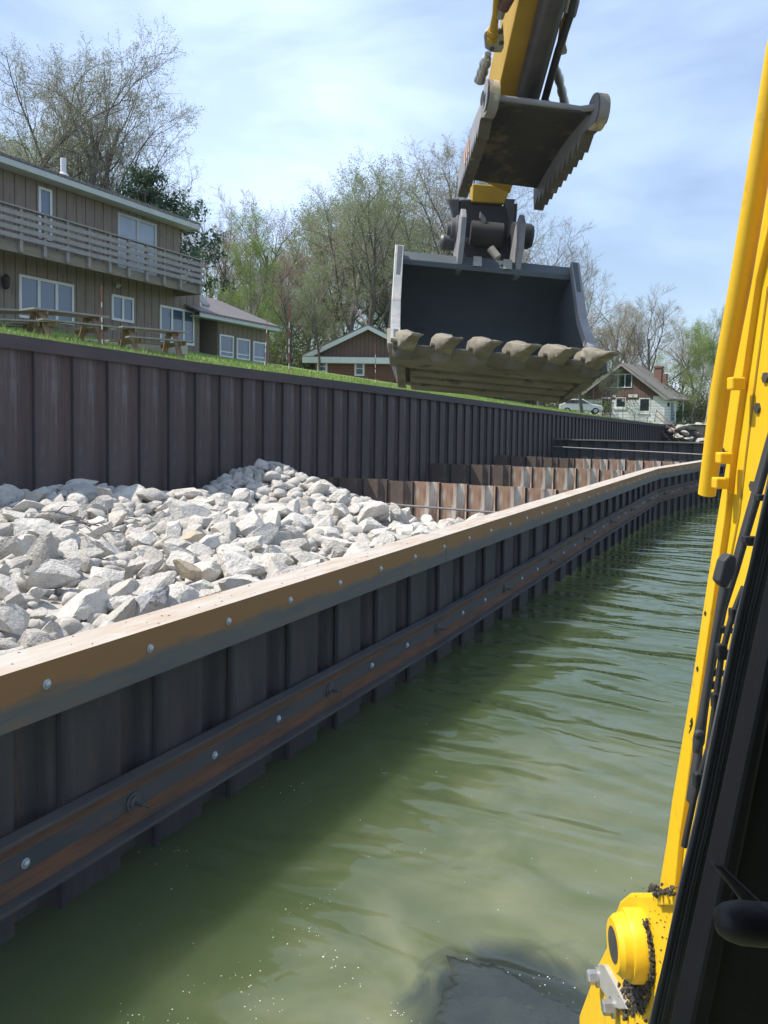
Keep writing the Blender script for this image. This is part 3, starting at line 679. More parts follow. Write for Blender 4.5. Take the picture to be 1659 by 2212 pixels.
# ------------------------------------------------------------------ trees
def gen_tree(seed, H=10.0, fork=.28, n1=8, n2=8, n3=7, n4=6, spread=.62, up=.10, l1=.52, l2=.42, l3=.40, l4=.42, r0=.16, stems=1, wob=.16, droop=0):
    """returns limbs (p, q, rp, rq), twigs, tips"""
    R = random.Random(seed); limbs, twigs, tips = [], [], []
    def nrm(v):
        l = math.sqrt(v[0] ** 2 + v[1] ** 2 + v[2] ** 2) or 1; return (v[0] / l, v[1] / l, v[2] / l)
    def off(d, ang, az):
        a = (0, 0, 1) if abs(d[2]) < .9 else (1, 0, 0)
        u = nrm((d[1] * a[2] - d[2] * a[1], d[2] * a[0] - d[0] * a[2], d[0] * a[1] - d[1] * a[0]))
        w = (d[1] * u[2] - d[2] * u[1], d[2] * u[0] - d[0] * u[2], d[0] * u[1] - d[1] * u[0])
        c, s = math.cos(ang), math.sin(ang); x, y_ = math.cos(az) * s, math.sin(az) * s
        return (d[0] * c + u[0] * x + w[0] * y_, d[1] * c + u[1] * x + w[1] * y_, d[2] * c + u[2] * x + w[2] * y_)
    def grow(p, d, L_, r, lev, nseg):
        path = [p]; dd = d; step = L_ / nseg; rs = [r]
        for i in range(nseg):
            k = wob * (1 if lev else .5)
            dd = nrm((dd[0] + R.gauss(0, k), dd[1] + R.gauss(0, k), dd[2] + R.gauss(0, k) + (up if lev else .05) - (droop if lev > 2 else 0)))
            q = (path[-1][0] + dd[0] * step, path[-1][1] + dd[1] * step, path[-1][2] + dd[2] * step)
            rr = r * (1 - .8 * (i + 1) / nseg) if lev else r * (1 - .55 * (i + 1) / nseg)
            (limbs if lev < 3 else twigs).append((path[-1], q, rs[-1], rr)); path.append(q); rs.append(rr)
        return path, rs, dd
    def at(path, t):
        k = t * (len(path) - 1); i = min(int(k), len(path) - 2); f = k - i
        a, b = path[i], path[i + 1]
        return tuple(a[j] + (b[j] - a[j]) * f for j in range(3)), nrm(tuple(b[j] - a[j] for j in range(3)))
    def kids(path, rs, L_, r, lev):
        n = (n1, n2, n3, n4)[lev]; lf = (l1, l2, l3, l4)[lev]
        az = R.uniform(0, 6.28)
        for i in range(n):
            t = (fork + (1 - fork) * (i + .6) / n) if lev == 0 else (.22 + .78 * (i + .7) / n)
            p, d = at(path, min(t, .995)); az += 2.4 + R.uniform(-.5, .5)
            ang = spread * R.uniform(.65, 1.25) * (1.0 if lev else 1.05 - .55 * (t - fork))
            dd = off(d, ang, az)
            ll = (H if lev == 0 else L_) * lf * R.uniform(.7, 1.15) * (1.0 if lev == 0 else (1.15 - .5 * t))
            if lev == 0: ll *= 1.1 - .45 * (t - fork)
            rr = max(.006, r * (1 - .6 * t) * (.52, .5, .5, .55)[lev])
            pa, ra, _ = grow(p, dd, ll, rr, lev + 1, (0, 5, 4, 3, 2)[lev + 1])
            if lev + 1 < 4: kids(pa, ra, ll, rr, lev + 1)
            else: tips.extend(pa[1:])
    for s in range(stems):
        d = (0, 0, 1) if stems == 1 else off((0, 0, 1), R.uniform(.12, .3), 6.28 * s / stems)
        p0 = (0, 0, -.3) if stems == 1 else (R.uniform(-.25, .25), R.uniform(-.25, .25), -.3)
        pa, ra, _ = grow(p0, d, H * R.uniform(.66, .78), r0 * (1 if stems == 1 else .72), 0, 7)
        kids(pa, ra, H, r0 * (1 if stems == 1 else .72), 0)
    zt = max(t[2] for t in tips); k = H / zt
    sc = lambda a: [(tuple(c * k for c in p), tuple(c * k for c in q), r1, r2) for p, q, r1, r2 in a]
    return sc(limbs), sc(twigs), [tuple(c * k for c in p) for p in tips]
def tubes(segs, sides):
    a = np.array([s[0] for s in segs]); b = np.array([s[1] for s in segs]); ra = np.array([s[2] for s in segs]); rb = np.array([s[3] for s in segs])
    d = b - a; d /= np.linalg.norm(d, axis=1)[:, None] + 1e-9
    ref = np.where(np.abs(d[:, 2:3]) < .9, np.array([[0, 0, 1.]]), np.array([[1., 0, 0]]))
    u = np.cross(d, ref); u /= np.linalg.norm(u, axis=1)[:, None]; w = np.cross(d, u); vs = []
    for p, r in ((a, ra), (b, rb)):
        for k in range(sides):
            t = 2 * math.pi * k / sides; vs.append(p + (u * math.cos(t) + w * math.sin(t)) * r[:, None])
    v = np.stack(vs, 1).reshape(-1, 3); n = len(segs); base = (np.arange(n) * sides * 2)[:, None]; fs = []
    for k in range(sides):
        k2 = (k + 1) % sides; fs.append(np.concatenate([base + k, base + k2, base + sides + k2, base + sides + k], 1))
    return v, np.stack(fs, 1).reshape(-1, 4)
def leaves(tips, per, size, seed, jit):
    r = np.random.default_rng(seed); t = np.repeat(np.array(tips), per, 0) if per >= 1 else np.array(tips)[r.random(len(tips)) < per]
    t = t + r.normal(size=t.shape) * jit; n = len(t)
    a = r.normal(size=(n, 3)); a /= np.linalg.norm(a, axis=1)[:, None]; b = np.cross(a, r.normal(size=(n, 3))); b /= np.linalg.norm(b, axis=1)[:, None]
    s = size * r.uniform(.6, 1.4, n)[:, None]; a *= s; b *= s * .62
    v = np.stack([t - a, t - b * .9, t + a, t + b], 1).reshape(-1, 3); return v, np.arange(n * 4).reshape(-1, 4)
class Kind:
    def __init__(s, seed, bark, twig, leaf, per, size, jit=.06, twr=1.0, **k):
        li, tw, ti = gen_tree(seed, **k); s.H = k.get('H', 10.0)
        v, f = tubes(li, 6); s.trunk = rawmesh('trunk', v, f, [M[bark]], smooth=True)
        tw = [(a, b, r1 * twr, r2 * twr) for a, b, r1, r2 in tw]
        v, f = tubes(tw, 3); lv, lf = leaves(ti, per, size, seed, jit)
        s.crown = rawmesh('crown', np.vstack([v, lv]), np.vstack([f, lf + len(v)]), [M[twig], M[leaf]], [0] * len(f) + [1] * len(lf))
K = dict(
    elm=Kind(11, 'bark', 'twig', 'leafbud', 2, .019, H=10, fork=.24, n1=11, n2=9, n3=8, n4=7, spread=.80, up=.06, l1=.46, l2=.50, l3=.50, l4=.50, wob=.17, twr=.9),
    elm2=Kind(23, 'bark', 'twig', 'leafbud', 2, .019, H=10, fork=.30, n1=10, n2=9, n3=7, n4=5, spread=.86, up=.05, l1=.46, l2=.50, l3=.50, l4=.50, wob=.2, twr=.9),
    multi=Kind(5, 'bark', 'twig', 'leafbud', 2, .019, H=10, fork=.20, n1=9, n2=8, n3=7, n4=5, spread=.72, up=.07, l1=.40, l2=.50, l3=.5, l4=.5, stems=3, r0=.15, twr=.9),
    gold=Kind(31, 'bark', 'twig', 'leafgold', 2, .022, H=10, fork=.3, n1=9, n2=8, n3=8, n4=5, spread=.75, up=.06, l1=.44, l2=.5, l3=.5, l4=.5, wob=.2),
    mid=Kind(41, 'bark', 'twig', 'leafmid', 3, .030, jit=.12, H=10, fork=.26, n1=10, n2=8, n3=7, n4=5, spread=.75, up=.05, l1=.44, l2=.5, l3=.5, l4=.5),
    birch=Kind(53, 'barkpale', 'twig', 'leafgreen', 6, .030, jit=.14, H=10, fork=.12, n1=14, n2=7, n3=6, n4=4, spread=.62, up=.06, l1=.34, l2=.5, l3=.5, r0=.09),
    red=Kind(61, 'bark', 'twigred', 'leafgold', .4, .025, H=10, fork=.26, n1=9, n2=8, n3=8, n4=6, spread=.70, up=.07, l1=.44, l2=.5, l3=.5, l4=.5),
    bare=Kind(71, 'bark', 'twig', 'leafbud', .25, .022, H=10, fork=.18, n1=10, n2=9, n3=8, n4=6, spread=.62, up=.09, l1=.5, l2=.5, l3=.5, l4=.5, r0=.14),
    white=Kind(83, 'barkpale', 'twig', 'leafmid', 2, .035, jit=.12, H=10, fork=.16, n1=7, n2=6, n3=6, n4=4, spread=.65, up=.05, stems=2, r0=.2),
)
def horizon(x): return CY - FPX * math.tan(PITCH) + .0131 * (x - CX)
def tree(kind, px, d, ytop, label, wide=1.0, rz=None, group=None, tilt=0, zb=None):
    k = K[kind]; p = V(px, horizon(px), d); zb = ground(p.x, p.y) if zb is None else zb
    zt = EYE + (horizon(px) - ytop) * d / FPX; s = (zt - zb) / k.H
    o = thing('tree', label, 'tree', (p.x, p.y, zb), random.uniform(0, 6.28) if rz is None else rz, group)
    o.scale = (s * wide, s * wide, s); o.rotation_euler.y = tilt
    link('trunk', k.trunk, o); link('crown', k.crown, o); return o
tree('elm2', -25, 47, 45, 'tall budding tree partly cut by the picture edge, far left behind the house', 1.0, .6)
tree('multi', 218, 46, 88, 'largest bare many-stemmed tree rising behind the roof of the two-storey house', 1.05, 1.3)
tree('elm', 130, 50, 150, 'thin budding tree behind the roof between the far left tree and the largest one', .9, 2.2)
tree('elm2', 335, 52, 262, 'bare tree leaning out to the right over the end of the house roof', .95, 2.9, tilt=.16)
tree('red', 450, 62, 430, 'reddish bare tree behind the right end of the house deck', 1.05)
tree('red', 565, 70, 405, 'purplish bare tree behind the bright green birch', 1.0)
tree('birch', 545, 54, 440, 'bright spring-green birch beside the low brown wing', .95)
tree('elm2', 735, 64, 298, 'tall grey-budded tree with crooked limbs, behind the brown gable building', 1.0, 1.9)
tree('mid', 800, 60, 345, 'pale green leafing tree right of the tall grey-budded tree', .95)
tree('gold', 925, 66, 272, 'tall golden-budded tree beside the raised excavator arm', .95)
tree('elm', 1000, 70, 285, 'budding tree standing behind the excavator thumb', .9)
tree('red', 628, 60, 520, 'rusty twiggy tree between the birch and the tall grey-budded tree', .95)
tree('mid', 690, 58, 560, 'small green leafing tree left of the brown gable building', .8)
tree('bare', 1165, 76, 478, 'bare twiggy tree showing right of the bucket coupler', 1.15)
tree('gold', 1335, 100, 628, 'broad brown-budded tree behind the white house, left of the bare one', 1.05)
tree('bare', 1400, 100, 618, 'bare fan-shaped tree rising behind the ridge of the white house', 1.1)
tree('birch', 1495, 96, 690, 'green leafy tree right of the white house chimney', 1.25)
tree('mid', 1560, 100, 660, 'tall pale green tree half hidden by the yellow boom', .9)
tree('white', 1522, 87, 742, 'pale-barked forked tree standing on the stone bank', .9, .4, zb=3.1)
tree('mid', 1318, 74, 760, 'young thin tree in front of the white house', .8)
tree('elm', 1258, 72, 560, 'tree trunk standing beside the white car, its crown behind the bucket', .8)
fill = [('gold', 660, 74, 500), ('mid', 850, 76, 390), ('red', 470, 78, 470), ('mid', 980, 84, 400), ('gold', 590, 76, 520), ('mid', 720, 80, 420), ('birch', 590, 66, 620), ('elm', 1330, 108, 660), ('elm', 1380, 112, 640), ('gold', 1500, 112, 690), ('elm', 160, 60, 260), ('mid', 90, 56, 280), ('mid', 600, 80, 560), ('birch', 480, 72, 580), ('mid', 520, 84, 500), ('birch', 660, 86, 470), ('mid', 860, 84, 480), ('mid', 770, 88, 420), ('elm2', 905, 92, 400), ('mid', 700, 92, 430), ('mid', 560, 92, 590),
        ('birch', 640, 90, 640), ('mid', 760, 78, 610), ('birch', 830, 94, 600), ('elm', 1080, 92, 430), ('red', 1230, 105, 640), ('mid', 1290, 115, 700), ('elm', 1450, 122, 690), ('birch', 1420, 118, 760), ('birch', 1590, 112, 700), ('gold', 1640, 118, 690), ('mid', 1700, 110, 700),
        ('gold', 60, 62, 300), ('elm', 255, 66, 330), ('red', 385, 70, 400), ('mid', 20, 58, 330)]
for i, (k, px, d, yt) in enumerate(fill):
    tree(k, px, d, yt, 'spring tree deep in the wood behind the houses', random.uniform(.95, 1.25), group='trees in the wood behind the houses')
# pine behind the roof
pp = V(312, horizon(312), 43); zb = ground(pp.x, pp.y)
pine = thing('pine_tree', 'dark green pine with layered boughs behind the end of the house roof', 'pine tree', (pp.x, pp.y, zb))
H_ = EYE + (horizon(300) - 385) * 43 / FPX - zb
segs = [((0, 0, -.2), (0, 0, H_ * .5), .22, .15), ((0, 0, H_ * .5), (.1, 0, H_ * .98), .15, .02)]; tips = []; R_ = random.Random(4)
for k in range(36):
    z = H_ * R_.uniform(.34, .97); a = R_.uniform(0, 6.28); ln_ = (1.1 - z / H_) * 4.3 * R_.uniform(.6, 1.1) + .5
    if math.cos(a - .9) > .4 and z < H_ * .78: ln_ *= 1.45
    p = (0, 0, z); q = None
    for j in range(4):
        t = (j + 1) / 4; q = (math.cos(a) * ln_ * t, math.sin(a) * ln_ * t, z + ln_ * (.16 * t * t + .02))
        segs.append((p, q, .06 * (1.1 - t), .05 * (1.05 - t))); p = q
        if j:
            for _ in range(9):
                f = R_.uniform(-.9, .9) * (.35 + .3 * ln_ / 4); tips.append((q[0] - math.sin(a) * f + R_.gauss(0, .2), q[1] + math.cos(a) * f + R_.gauss(0, .2), q[2] + R_.gauss(0, .10)))
v, f = tubes(segs, 5); link('trunk', rawmesh('trunk', v, f, [M['bark']], smooth=True), pine)
lv, lf = leaves(tips, 9, .10, 3, .20); link('crown', rawmesh('crown', lv, lf, [M['needle']]), pine)
# undergrowth below the wood: one mass
r = np.random.default_rng(12); tv = []; sg = []
for k in range(300):
    px = r.uniform(430, 1250) if k < 190 else r.uniform(1240, 1700); d = (r.uniform(62, 96) if px < 900 else r.uniform(84, 120)) if k < 190 else r.uniform(92, 125)
    p = V(px, horizon(px), d); h = r.uniform(1.5, 4.6); zb = ground(p.x, p.y)
    for j in range(26):
        a = r.uniform(0, 6.28); q = (p.x + math.cos(a) * h * r.uniform(.1, .45), p.y + math.sin(a) * h * r.uniform(.1, .45), zb + h * r.uniform(.45, 1.05))
        sg.append(((p.x + r.normal() * .3, p.y + r.normal() * .3, zb - .1), q, .022, .008))
        for _ in range(7): tv.append(tuple(np.array(q) + r.normal(size=3) * h * .14))
v, f = tubes(sg, 3); lv, lf = leaves(tv, 2, .12, 8, .16)
tag(link('undergrowth', rawmesh('undergrowth', np.vstack([v, lv]), np.vstack([f, lf + len(v)]), [M['twig'], M['leafbrush']], [0] * len(f) + [1] * len(lf))), kind='stuff')
# grass along the top of the bank
r = np.random.default_rng(5); n = 52000
gyv = 8 + 80 * r.random(n) ** 1.7; gxv = WALL_X - .02 - 7.0 * r.random(n) ** 2.1
gz = np.array([ground(a, b) for a, b in zip(gxv, gyv)])
hh = r.uniform(.05, .13, n) * (1 + 1.0 * (r.random(n) < .05)); an = r.uniform(0, 6.28, n); wd = .011 * (1 + gyv / 45)
bs = np.stack([gxv, gyv, gz - .01], 1); du = np.stack([np.cos(an), np.sin(an), 0 * an], 1) * wd[:, None]
tp = bs + np.stack([r.normal(size=n) * .03, r.normal(size=n) * .03, hh], 1)
v = np.stack([bs - du, bs + du, tp], 1).reshape(-1, 3)
tag(link('grass', rawmesh('grass', v, np.arange(3 * n).reshape(-1, 3), [M['blade']])), kind='stuff')

# ------------------------------------------------------------------ buildings
class Facade:
    """upright plane: local x along the front, y into the building, z up"""
    def __init__(s, o, ang):
        s.o = Vector(o); s.a = ang; s.e = Vector((math.cos(ang), math.sin(ang), 0)); s.inw = Vector((-math.sin(ang), math.cos(ang), 0))
    def at(s, x, y, out=0):
        p = onPl(x, y, s.o - s.inw * out, s.inw) - s.o; return p.dot(s.e), p.z
    def rect(s, quad, out=0):
        q = [s.at(x, y, out) for x, y in quad]; xs_ = sorted(a for a, _ in q); zs_ = sorted(b for _, b in q)
        return (xs_[0] + xs_[1]) / 2, (xs_[2] + xs_[3]) / 2, (zs_[0] + zs_[1]) / 2, (zs_[2] + zs_[3]) / 2
def window(root, x0, x1, z0, z1, muls=(), fw=.09, glass='glass', bars=(), frame='white', out=.05, name='window'):
    mb = MB(); y0, y1 = -out, .04
    mb.bb(x0, x1, y0, y1, z1 - fw, z1); mb.bb(x0, x1, y0, y1, z0, z0 + fw)
    mb.bb(x0, x0 + fw, y0 + .004, y1, z0 + fw, z1 - fw); mb.bb(x1 - fw, x1, y0 + .004, y1, z0 + fw, z1 - fw)
    for m in muls: mb.bb(x0 + (x1 - x0) * m - fw * .6, x0 + (x1 - x0) * m + fw * .6, y0 + .006, y1, z0 + fw, z1 - fw)
    for b in bars: mb.bb(x0 + fw, x1 - fw, y0 + .012, y1, z0 + (z1 - z0) * b - .025, z0 + (z1 - z0) * b + .025)
    w = mb.build(name, M[frame], root)
    ed = [0] + list(muls) + [1]
    for a, b in zip(ed[:-1], ed[1:]):
        g = MB(); g.bb(x0 + (x1 - x0) * a + fw * .5, x0 + (x1 - x0) * b - fw * .5, -.012, .03, z0 + fw * .6, z1 - fw * .6); g.build('pane', M[glass], w)
    return w
c2 = lambda x, y: (x / 2.9625 / 1.15732, (350 + y / 2.9625) / 1.15732)
c3 = lambda x, y: ((500 + x / 2.9625) / 1.15732, (450 + y / 2.9625) / 1.15732)
c6 = lambda x, y: ((1400 + x / 4.1475) / 1.15732, (680 + y / 4.1475) / 1.15732)
# two-storey house
F = Facade(V(*c2(1478, 1570), 33.7), math.radians(92.5))
hs = thing('brown_house', 'two-storey brown board-sided house with a long wooden balcony above the bank', 'house', F.o, F.a)
D_ = 1.25
bt0 = F.at(*c2(740, 975), D_); bt1 = F.at(*c2(740, 905), D_); rt = F.at(*c2(740, 673), D_)
zb0, zb1, zr = bt0[1], bt1[1], rt[1]
xu = F.at(*c2(1332, 740))[0]; zf0 = F.at(*c2(1000, 505), .62)[1]; zf1 = F.at(*c2(1000, 468), .62)[1]
mb = MB(); mb.bb(-30, 0, 0, 8, -1.2, zb1 - .02); mb.build('wall', M['siding'], hs)
mb = MB(); mb.bb(-30, xu, .004, 8, zb1 + .0, zf0 + .10); mb.build('wall', M['siding'], hs)
xr = F.at(*c2(1482, 650), .62)[0]
mb = MB()
rdg = zf1 + 1.85
for (ya, za, yb, zb_) in ((-.66, zf1 + .02, 4.2, rdg), (9.1, zf1 + .02, 4.2, rdg)):
    mb.prism([(-30, ya, za), (xr, ya, za), (xr, yb, zb_), (-30, yb, zb_)], (0, 0, .09))
rf = mb.build('roof', M['roofbrown'], hs)
mb = MB(); mb.bb(-30, xr - .01, -.64, -.60, zf0, zf1 + .01); mb.bb(-30, xr - .02, -.60, .0, zf0 + .03, zf0 + .07); mb.build('fascia', M['soffit'], hs)
mb = MB(); mb.prism([(xr - .03, -.6, zf0), (xr - .03, 9, zf0), (xr - .03, 4.2, rdg - .05)], (-.04, 0, 0)); mb.build('gable', M['soffit'], hs)
pv = F.at(*c2(485, 262), -.8); mb = MB(); mb.tube([(pv[0], .9, zf1 + .5), (pv[0], .9, zf1 + 1.25)], .10, 12); mb.lathe((pv[0], .9, zf1 + .62), (0, 0, 1), [(0, .2), (.12, .13)], 12, 0); mb.build('vent_pipe', M['white'], rf, smooth=40)
# balcony
xb = F.at(*c2(1490, 1000), D_)[0]
mb = MB(); mb.bb(-30, xb + .02, -D_ + .02, 0, zb1 - .06, zb1 + .0); mb.bb(xb - .1, xb + .02, 0, 3.5, zb1 - .06, zb1 + .002); mb.bb(-30, xb, -D_, -D_ + .06, zb0, zb1 - .06); mb.bb(xb - .04, xb, -D_ + .06, 0, zb0, zb1 - .06); deck = mb.build('balcony', M['beam'], hs)
for i, x in enumerate([-150, 150, 328, 497, 657, 810, 952, 1085, 1215, 1335, 1482]):
    px_ = F.at(*c2(x, 450 + x * .31), D_ + .05)[0]
    mb = MB(); mb.bb(px_ - .055, px_ + .055, -D_ - .10, -D_ - .003, zb0 + .03, zr - .05); mb.build('rail_post', M['greywood'], deck)
nb = 4
for i in range(nb + 1):
    z = zb1 + .14 + (zr - zb1 - .14) * i / nb
    mb = MB()
    if i == nb: mb.bb(-30, xb + .06, -D_ - .14, -D_ + .05, z - .045, z)
    else: mb.bb(-30, xb + .04, -D_ - .14, -D_ - .104, z - .07, z + .07)
    mb.bb(xb + .003, xb + .045, -D_ + .06, .4, z - .06, z + .0 if i == nb else z + .06); mb.build('rail_board', M['greywood'], deck)
window(hs, *F.rect([c2(282, 345), c2(381, 370), c2(381, 752), c2(280, 725)]), glass='glass')
window(hs, *F.rect([c2(868, 540), c2(1156, 620), c2(1152, 1005), c2(868, 955)]), muls=(.5,), glass='doorblind', frame='soffit', fw=.1, name='sliding_door')
window(hs, *F.rect([c2(138, 992), c2(542, 1074), c2(542, 1357), c2(136, 1330)]), muls=(.345, .67))
window(hs, *F.rect([c2(824, 1140), c2(987, 1172), c2(986, 1358), c2(822, 1333)]), muls=(.5,))
window(hs, *F.rect([c2(1181, 1217), c2(1437, 1273), c2(1431, 1528), c2(1179, 1490)]), muls=(.34, .68))
lx, lz = F.at(*c2(22, 1045)); mb = MB(); mb.lathe((lx, -.14, lz - .26), (0, 0, 1), [(0, .05), (.06, .10), (.36, .13), (.44, .06), (.48, .02)], 10); mb.bb(lx - .03, lx + .03, -.14, 0, lz + .1, lz + .16); mb.build('wall_lamp', M['black'], hs, smooth=40)
lx, lz = F.at(*c2(868, 1035), .1); mb = MB(); mb.lathe((lx, -.08, lz - .1), (0, -.6, -1), [(0, .05), (.16, .11), (.17, .02)], 10); mb.build('flood_lamp', M['soffit'], hs, smooth=40)
# low wing
G = Facade(V(*c3(512, 1365), 38.0), math.radians(92.5))
an = thing('house_wing', 'low brown wing with three windows joined to the right end of the two-storey house', 'house', G.o, G.a)
x_l = G.at(*c3(130, 1150))[0]; xq = G.at(*c2(1478, 1260), .5)[0]; ze0 = G.at(*c3(300, 1068), .5)[1]; ze1 = G.at(*c3(300, 1043), .5)[1]; xe_ = G.at(*c3(586, 1122), .5)[0]
mb = MB(); mb.bb(x_l, 0, 0, 6, -1, ze0 + .08); mb.build('wall', M['siding_annex'], an)
mb = MB(); mb.bb(xq, x_l, 1.6, 6, -1, ze0 + .04); mb.build('wall', M['brownwall'], an)
mb = MB(); mb.prism([(xq, -.55, ze1), (xe_, -.55, ze1), (xe_, 3.2, ze1 + 1.5), (xq, 3.2, ze1 + 1.5)], (0, 0, .08)); mb.prism([(xq, 7, ze1), (xe_, 7, ze1), (xe_, 3.2, ze1 + 1.5), (xq, 3.2, ze1 + 1.5)], (0, 0, .08)); mb.build('roof', M['roofbrown'], an)
mb = MB(); mb.bb(xq, xe_ - .01, -.53, -.49, ze0, ze1 + .005); mb.bb(xq, xe_ - .02, -.49, 0, ze0 + .03, ze0 + .06); mb.prism([(xe_ - .03, -.5, ze0), (xe_ - .03, 6.9, ze0), (xe_ - .03, 3.2, ze1 + 1.46)], (-.04, 0, 0)); mb.build('fascia', M['soffit'], an)
for q in ([(143, 1138), (246, 1160), (242, 1326), (141, 1302)], [(269, 1166), (367, 1186), (363, 1342), (267, 1322)], [(391, 1190), (483, 1211), (480, 1362), (389, 1338)]):
    window(an, *G.rect([c3(*p) for p in q]), fw=.07, bars=(.24,))
q = G.rect([c3(-30, 1128), c3(78, 1135), c3(75, 1290), c3(-30, 1275)], -1.6); 
mb = MB(); w = None
mb.bb(q[0], q[1], 1.54, 1.6, q[2], q[3]); dr = mb.build('door', M['white'], an); g = MB(); g.bb(q[0] + .12, q[1] - .12, 1.52, 1.55, q[2] + .12, q[3] - .12); g.build('pane', M['darkglass'], dr)
mb = MB(); a_ = V(*c2(1466, 1152), 34.2); b_ = V(*c2(1560, 1250), 36.0); 
mb.bar(a_ - G.o, b_ - G.o, .06, .28); rk = mb.build('rake_board', M['soffit'], an); rk.rotation_euler = (0, 0, -G.a)
# brown gable building
ga = math.radians(29.1); o_ = V(795, 816, 59); o_.z = ground(o_.x, o_.y) - .4
B = Facade(o_, ga); bg_ = thing('gable_building', 'brown building with a white-trimmed gable partly hidden by the bucket', 'house', B.o, ga)
xl, zbd = B.at(653, 770, .5); xl2, zb2 = B.at(653, 783, .5); xa, za = B.at(795, 703, .5)
hw = xa - xl; mb = MB(); mb.bb(xa - hw + .9, xa + hw - .9, 0, 11, -1, zbd + .02); mb.build('wall', M['brownwall'], bg_)
mb = MB(); mb.prism([(xa - hw + .5, .02, zbd + .03), (xa + hw - .5, .02, zbd + .03), (xa, .02, za - .25)], (0, 10.9, 0)); mb.build('gable', M['browngable'], bg_)
mb = MB()
for sgn in (-1, 1): mb.prism([(xa + sgn * hw, -.5, zbd + .04), (xa, -.5, za - .02), (xa, 11.5, za - .02), (xa + sgn * hw, 11.5, zbd + .04)], (0, 0, .14))
mb.build('roof', M['roofgrey'], bg_)
for sgn in (-1, 1):
    mb = MB(); mb.prism([(xa + sgn * hw, -.53, zbd + .05), (xa, -.53, za + .0), (xa, -.53, za - .30), (xa + sgn * (hw - .8), -.53, zbd + .05)], (0, .028, 0)); mb.build('rake_board', M['white'], bg_)
mb = MB(); mb.bb(xa - hw, xa + hw, -.52, .0, zb2, zbd); mb.build('fascia', M['white'], bg_)
for q in ([(867, 1335), (945, 1340), (942, 1425), (865, 1425)], [(1146, 1340), (1220, 1343), (1217, 1452), (1142, 1452)]):
    window(bg_, *B.rect([c3(*p) for p in q]), fw=.14, bars=(.5,), glass='darkglass')
# white house
wa = math.radians(-8); WH = Facade(V(*c6(640, 1510), 92), wa)
wh = thing('white_house', 'white log-sided house with dark gable and red brick chimney by the far shore', 'house', WH.o, wa)
at = lambda x, y, o=0: WH.at(*c6(x, y), o)
xR = at(1083, 1400)[0]; xap, zap = at(640, 952, .5); xL = at(165, 1300)[0]; zw = at(1000, 1285)[1]; xre, zre = at(1130, 1318, .5)
mb = MB(); mb.bb(xL, xR, 0, 7, -.8, zw); mb.build('wall', M['wsiding'], wh)
sl_ = (zap - zre) / (xre - xap); xle = xap - (xre - xap) * 1.05
mb = MB(); mb.prism([(xle + .5, .02, zre + .15), (xre - .35, .02, zre + .15), (xap, .02, zap - .15)], (0, 6.9, 0)); mb.bb(xL + .6, xR - 1.3, -.02, .1, zw - .4, zw + .6); mb.build('gable', M['browngable'], wh)
mb = MB()
mb.prism([(xre + .1, -.6, zre - .08), (xap, -.6, zap), (xap, 7.8, zap), (xre + .1, 7.8, zre - .08)], (0, 0, .16))
mb.prism([(xle - .1, -.6, zre - .08), (xap, -.6, zap), (xap, 7.8, zap), (xle - .1, 7.8, zre - .08)], (0, 0, .16))
rf = mb.build('roof', M['roofgrey'], wh)
mb = MB(); mb.bb(xap + 1.9, xap + 2.75, 5.5, 6.4, zap - 2.2, zap - .15); mb.bb(xap + 1.82, xap + 2.83, 5.42, 6.48, zap - .15, zap + .03); mb.bb(xap + 2.75, xap + 3.3, 5.6, 6.3, zap - 3, zap - .9); mb.build('chimney', M['brick'], rf)
for sgn, xx in ((1, xre), (-1, xle)):
    mb = MB(); mb.prism([(xx, -.63, zre - .06), (xap, -.63, zap + .05), (xap, -.63, zap - .26), (xx - sgn * .35, -.63, zre - .08)], (0, .028, 0)); mb.build('rake_board', M['greywood'], wh)
window(wh, *WH.rect([c6(522, 1057), c6(750, 1057), c6(745, 1205), c6(520, 1197)]), muls=(.36, .68), glass='darkglass')
window(wh, *WH.rect([c6(578, 1300), c6(684, 1300), c6(682, 1408), c6(578, 1405)]), glass='darkglass', fw=.1)
window(wh, *WH.rect([c6(822, 1306), c6(938, 1306), c6(932, 1452), c6(820, 1450)]), glass='darkglass', fw=.12)
window(wh, *WH.rect([c6(430, 1300), c6(535, 1300), c6(530, 1470), c6(428, 1465)]), glass='darkglass', fw=.14, name='door')
for x0, x1, y0, y1 in ((562, 690, 1405, 1425), (808, 930, 1455, 1475)):
    a, z1_ = at(x0, y0); b, z0_ = at(x1, y1); mb = MB(); mb.bb(a, b, -.1, 0, z0_, z1_); mb.build('sill', M['white'], wh)
# brackets below the gable and porch posts on the shaded side
for x0, x1, y0, y1 in ((712, 805, 1270, 1300), (550, 580, 1275, 1300)):
    a, z1_ = at(x0, y0); b, z0_ = at(x1, y1); mb = MB(); mb.bb(a, b, -.08, 0, z0_, z1_); mb.build('bracket', M['white'], wh)
for yv in (2.4, 5.6):
    mb = MB(); mb.bb(xR + .45, xR + .57, yv, yv + .16, -.5, zw - .1); mb.build('porch_post', M['white'], wh)
mb = MB(); mb.bb(xR, xR + .05, 2.5, 3.4, -.3, 1.8); mb.build('side_door', M['doorblind'], wh)
mb = MB(); mb.lathe((xR + .04, 1.3, 1.55), (1, 0, 0), [(0, .2), (.1, .26), (.12, .1)], 12); mb.build('door_wreath', M['black'], wh)

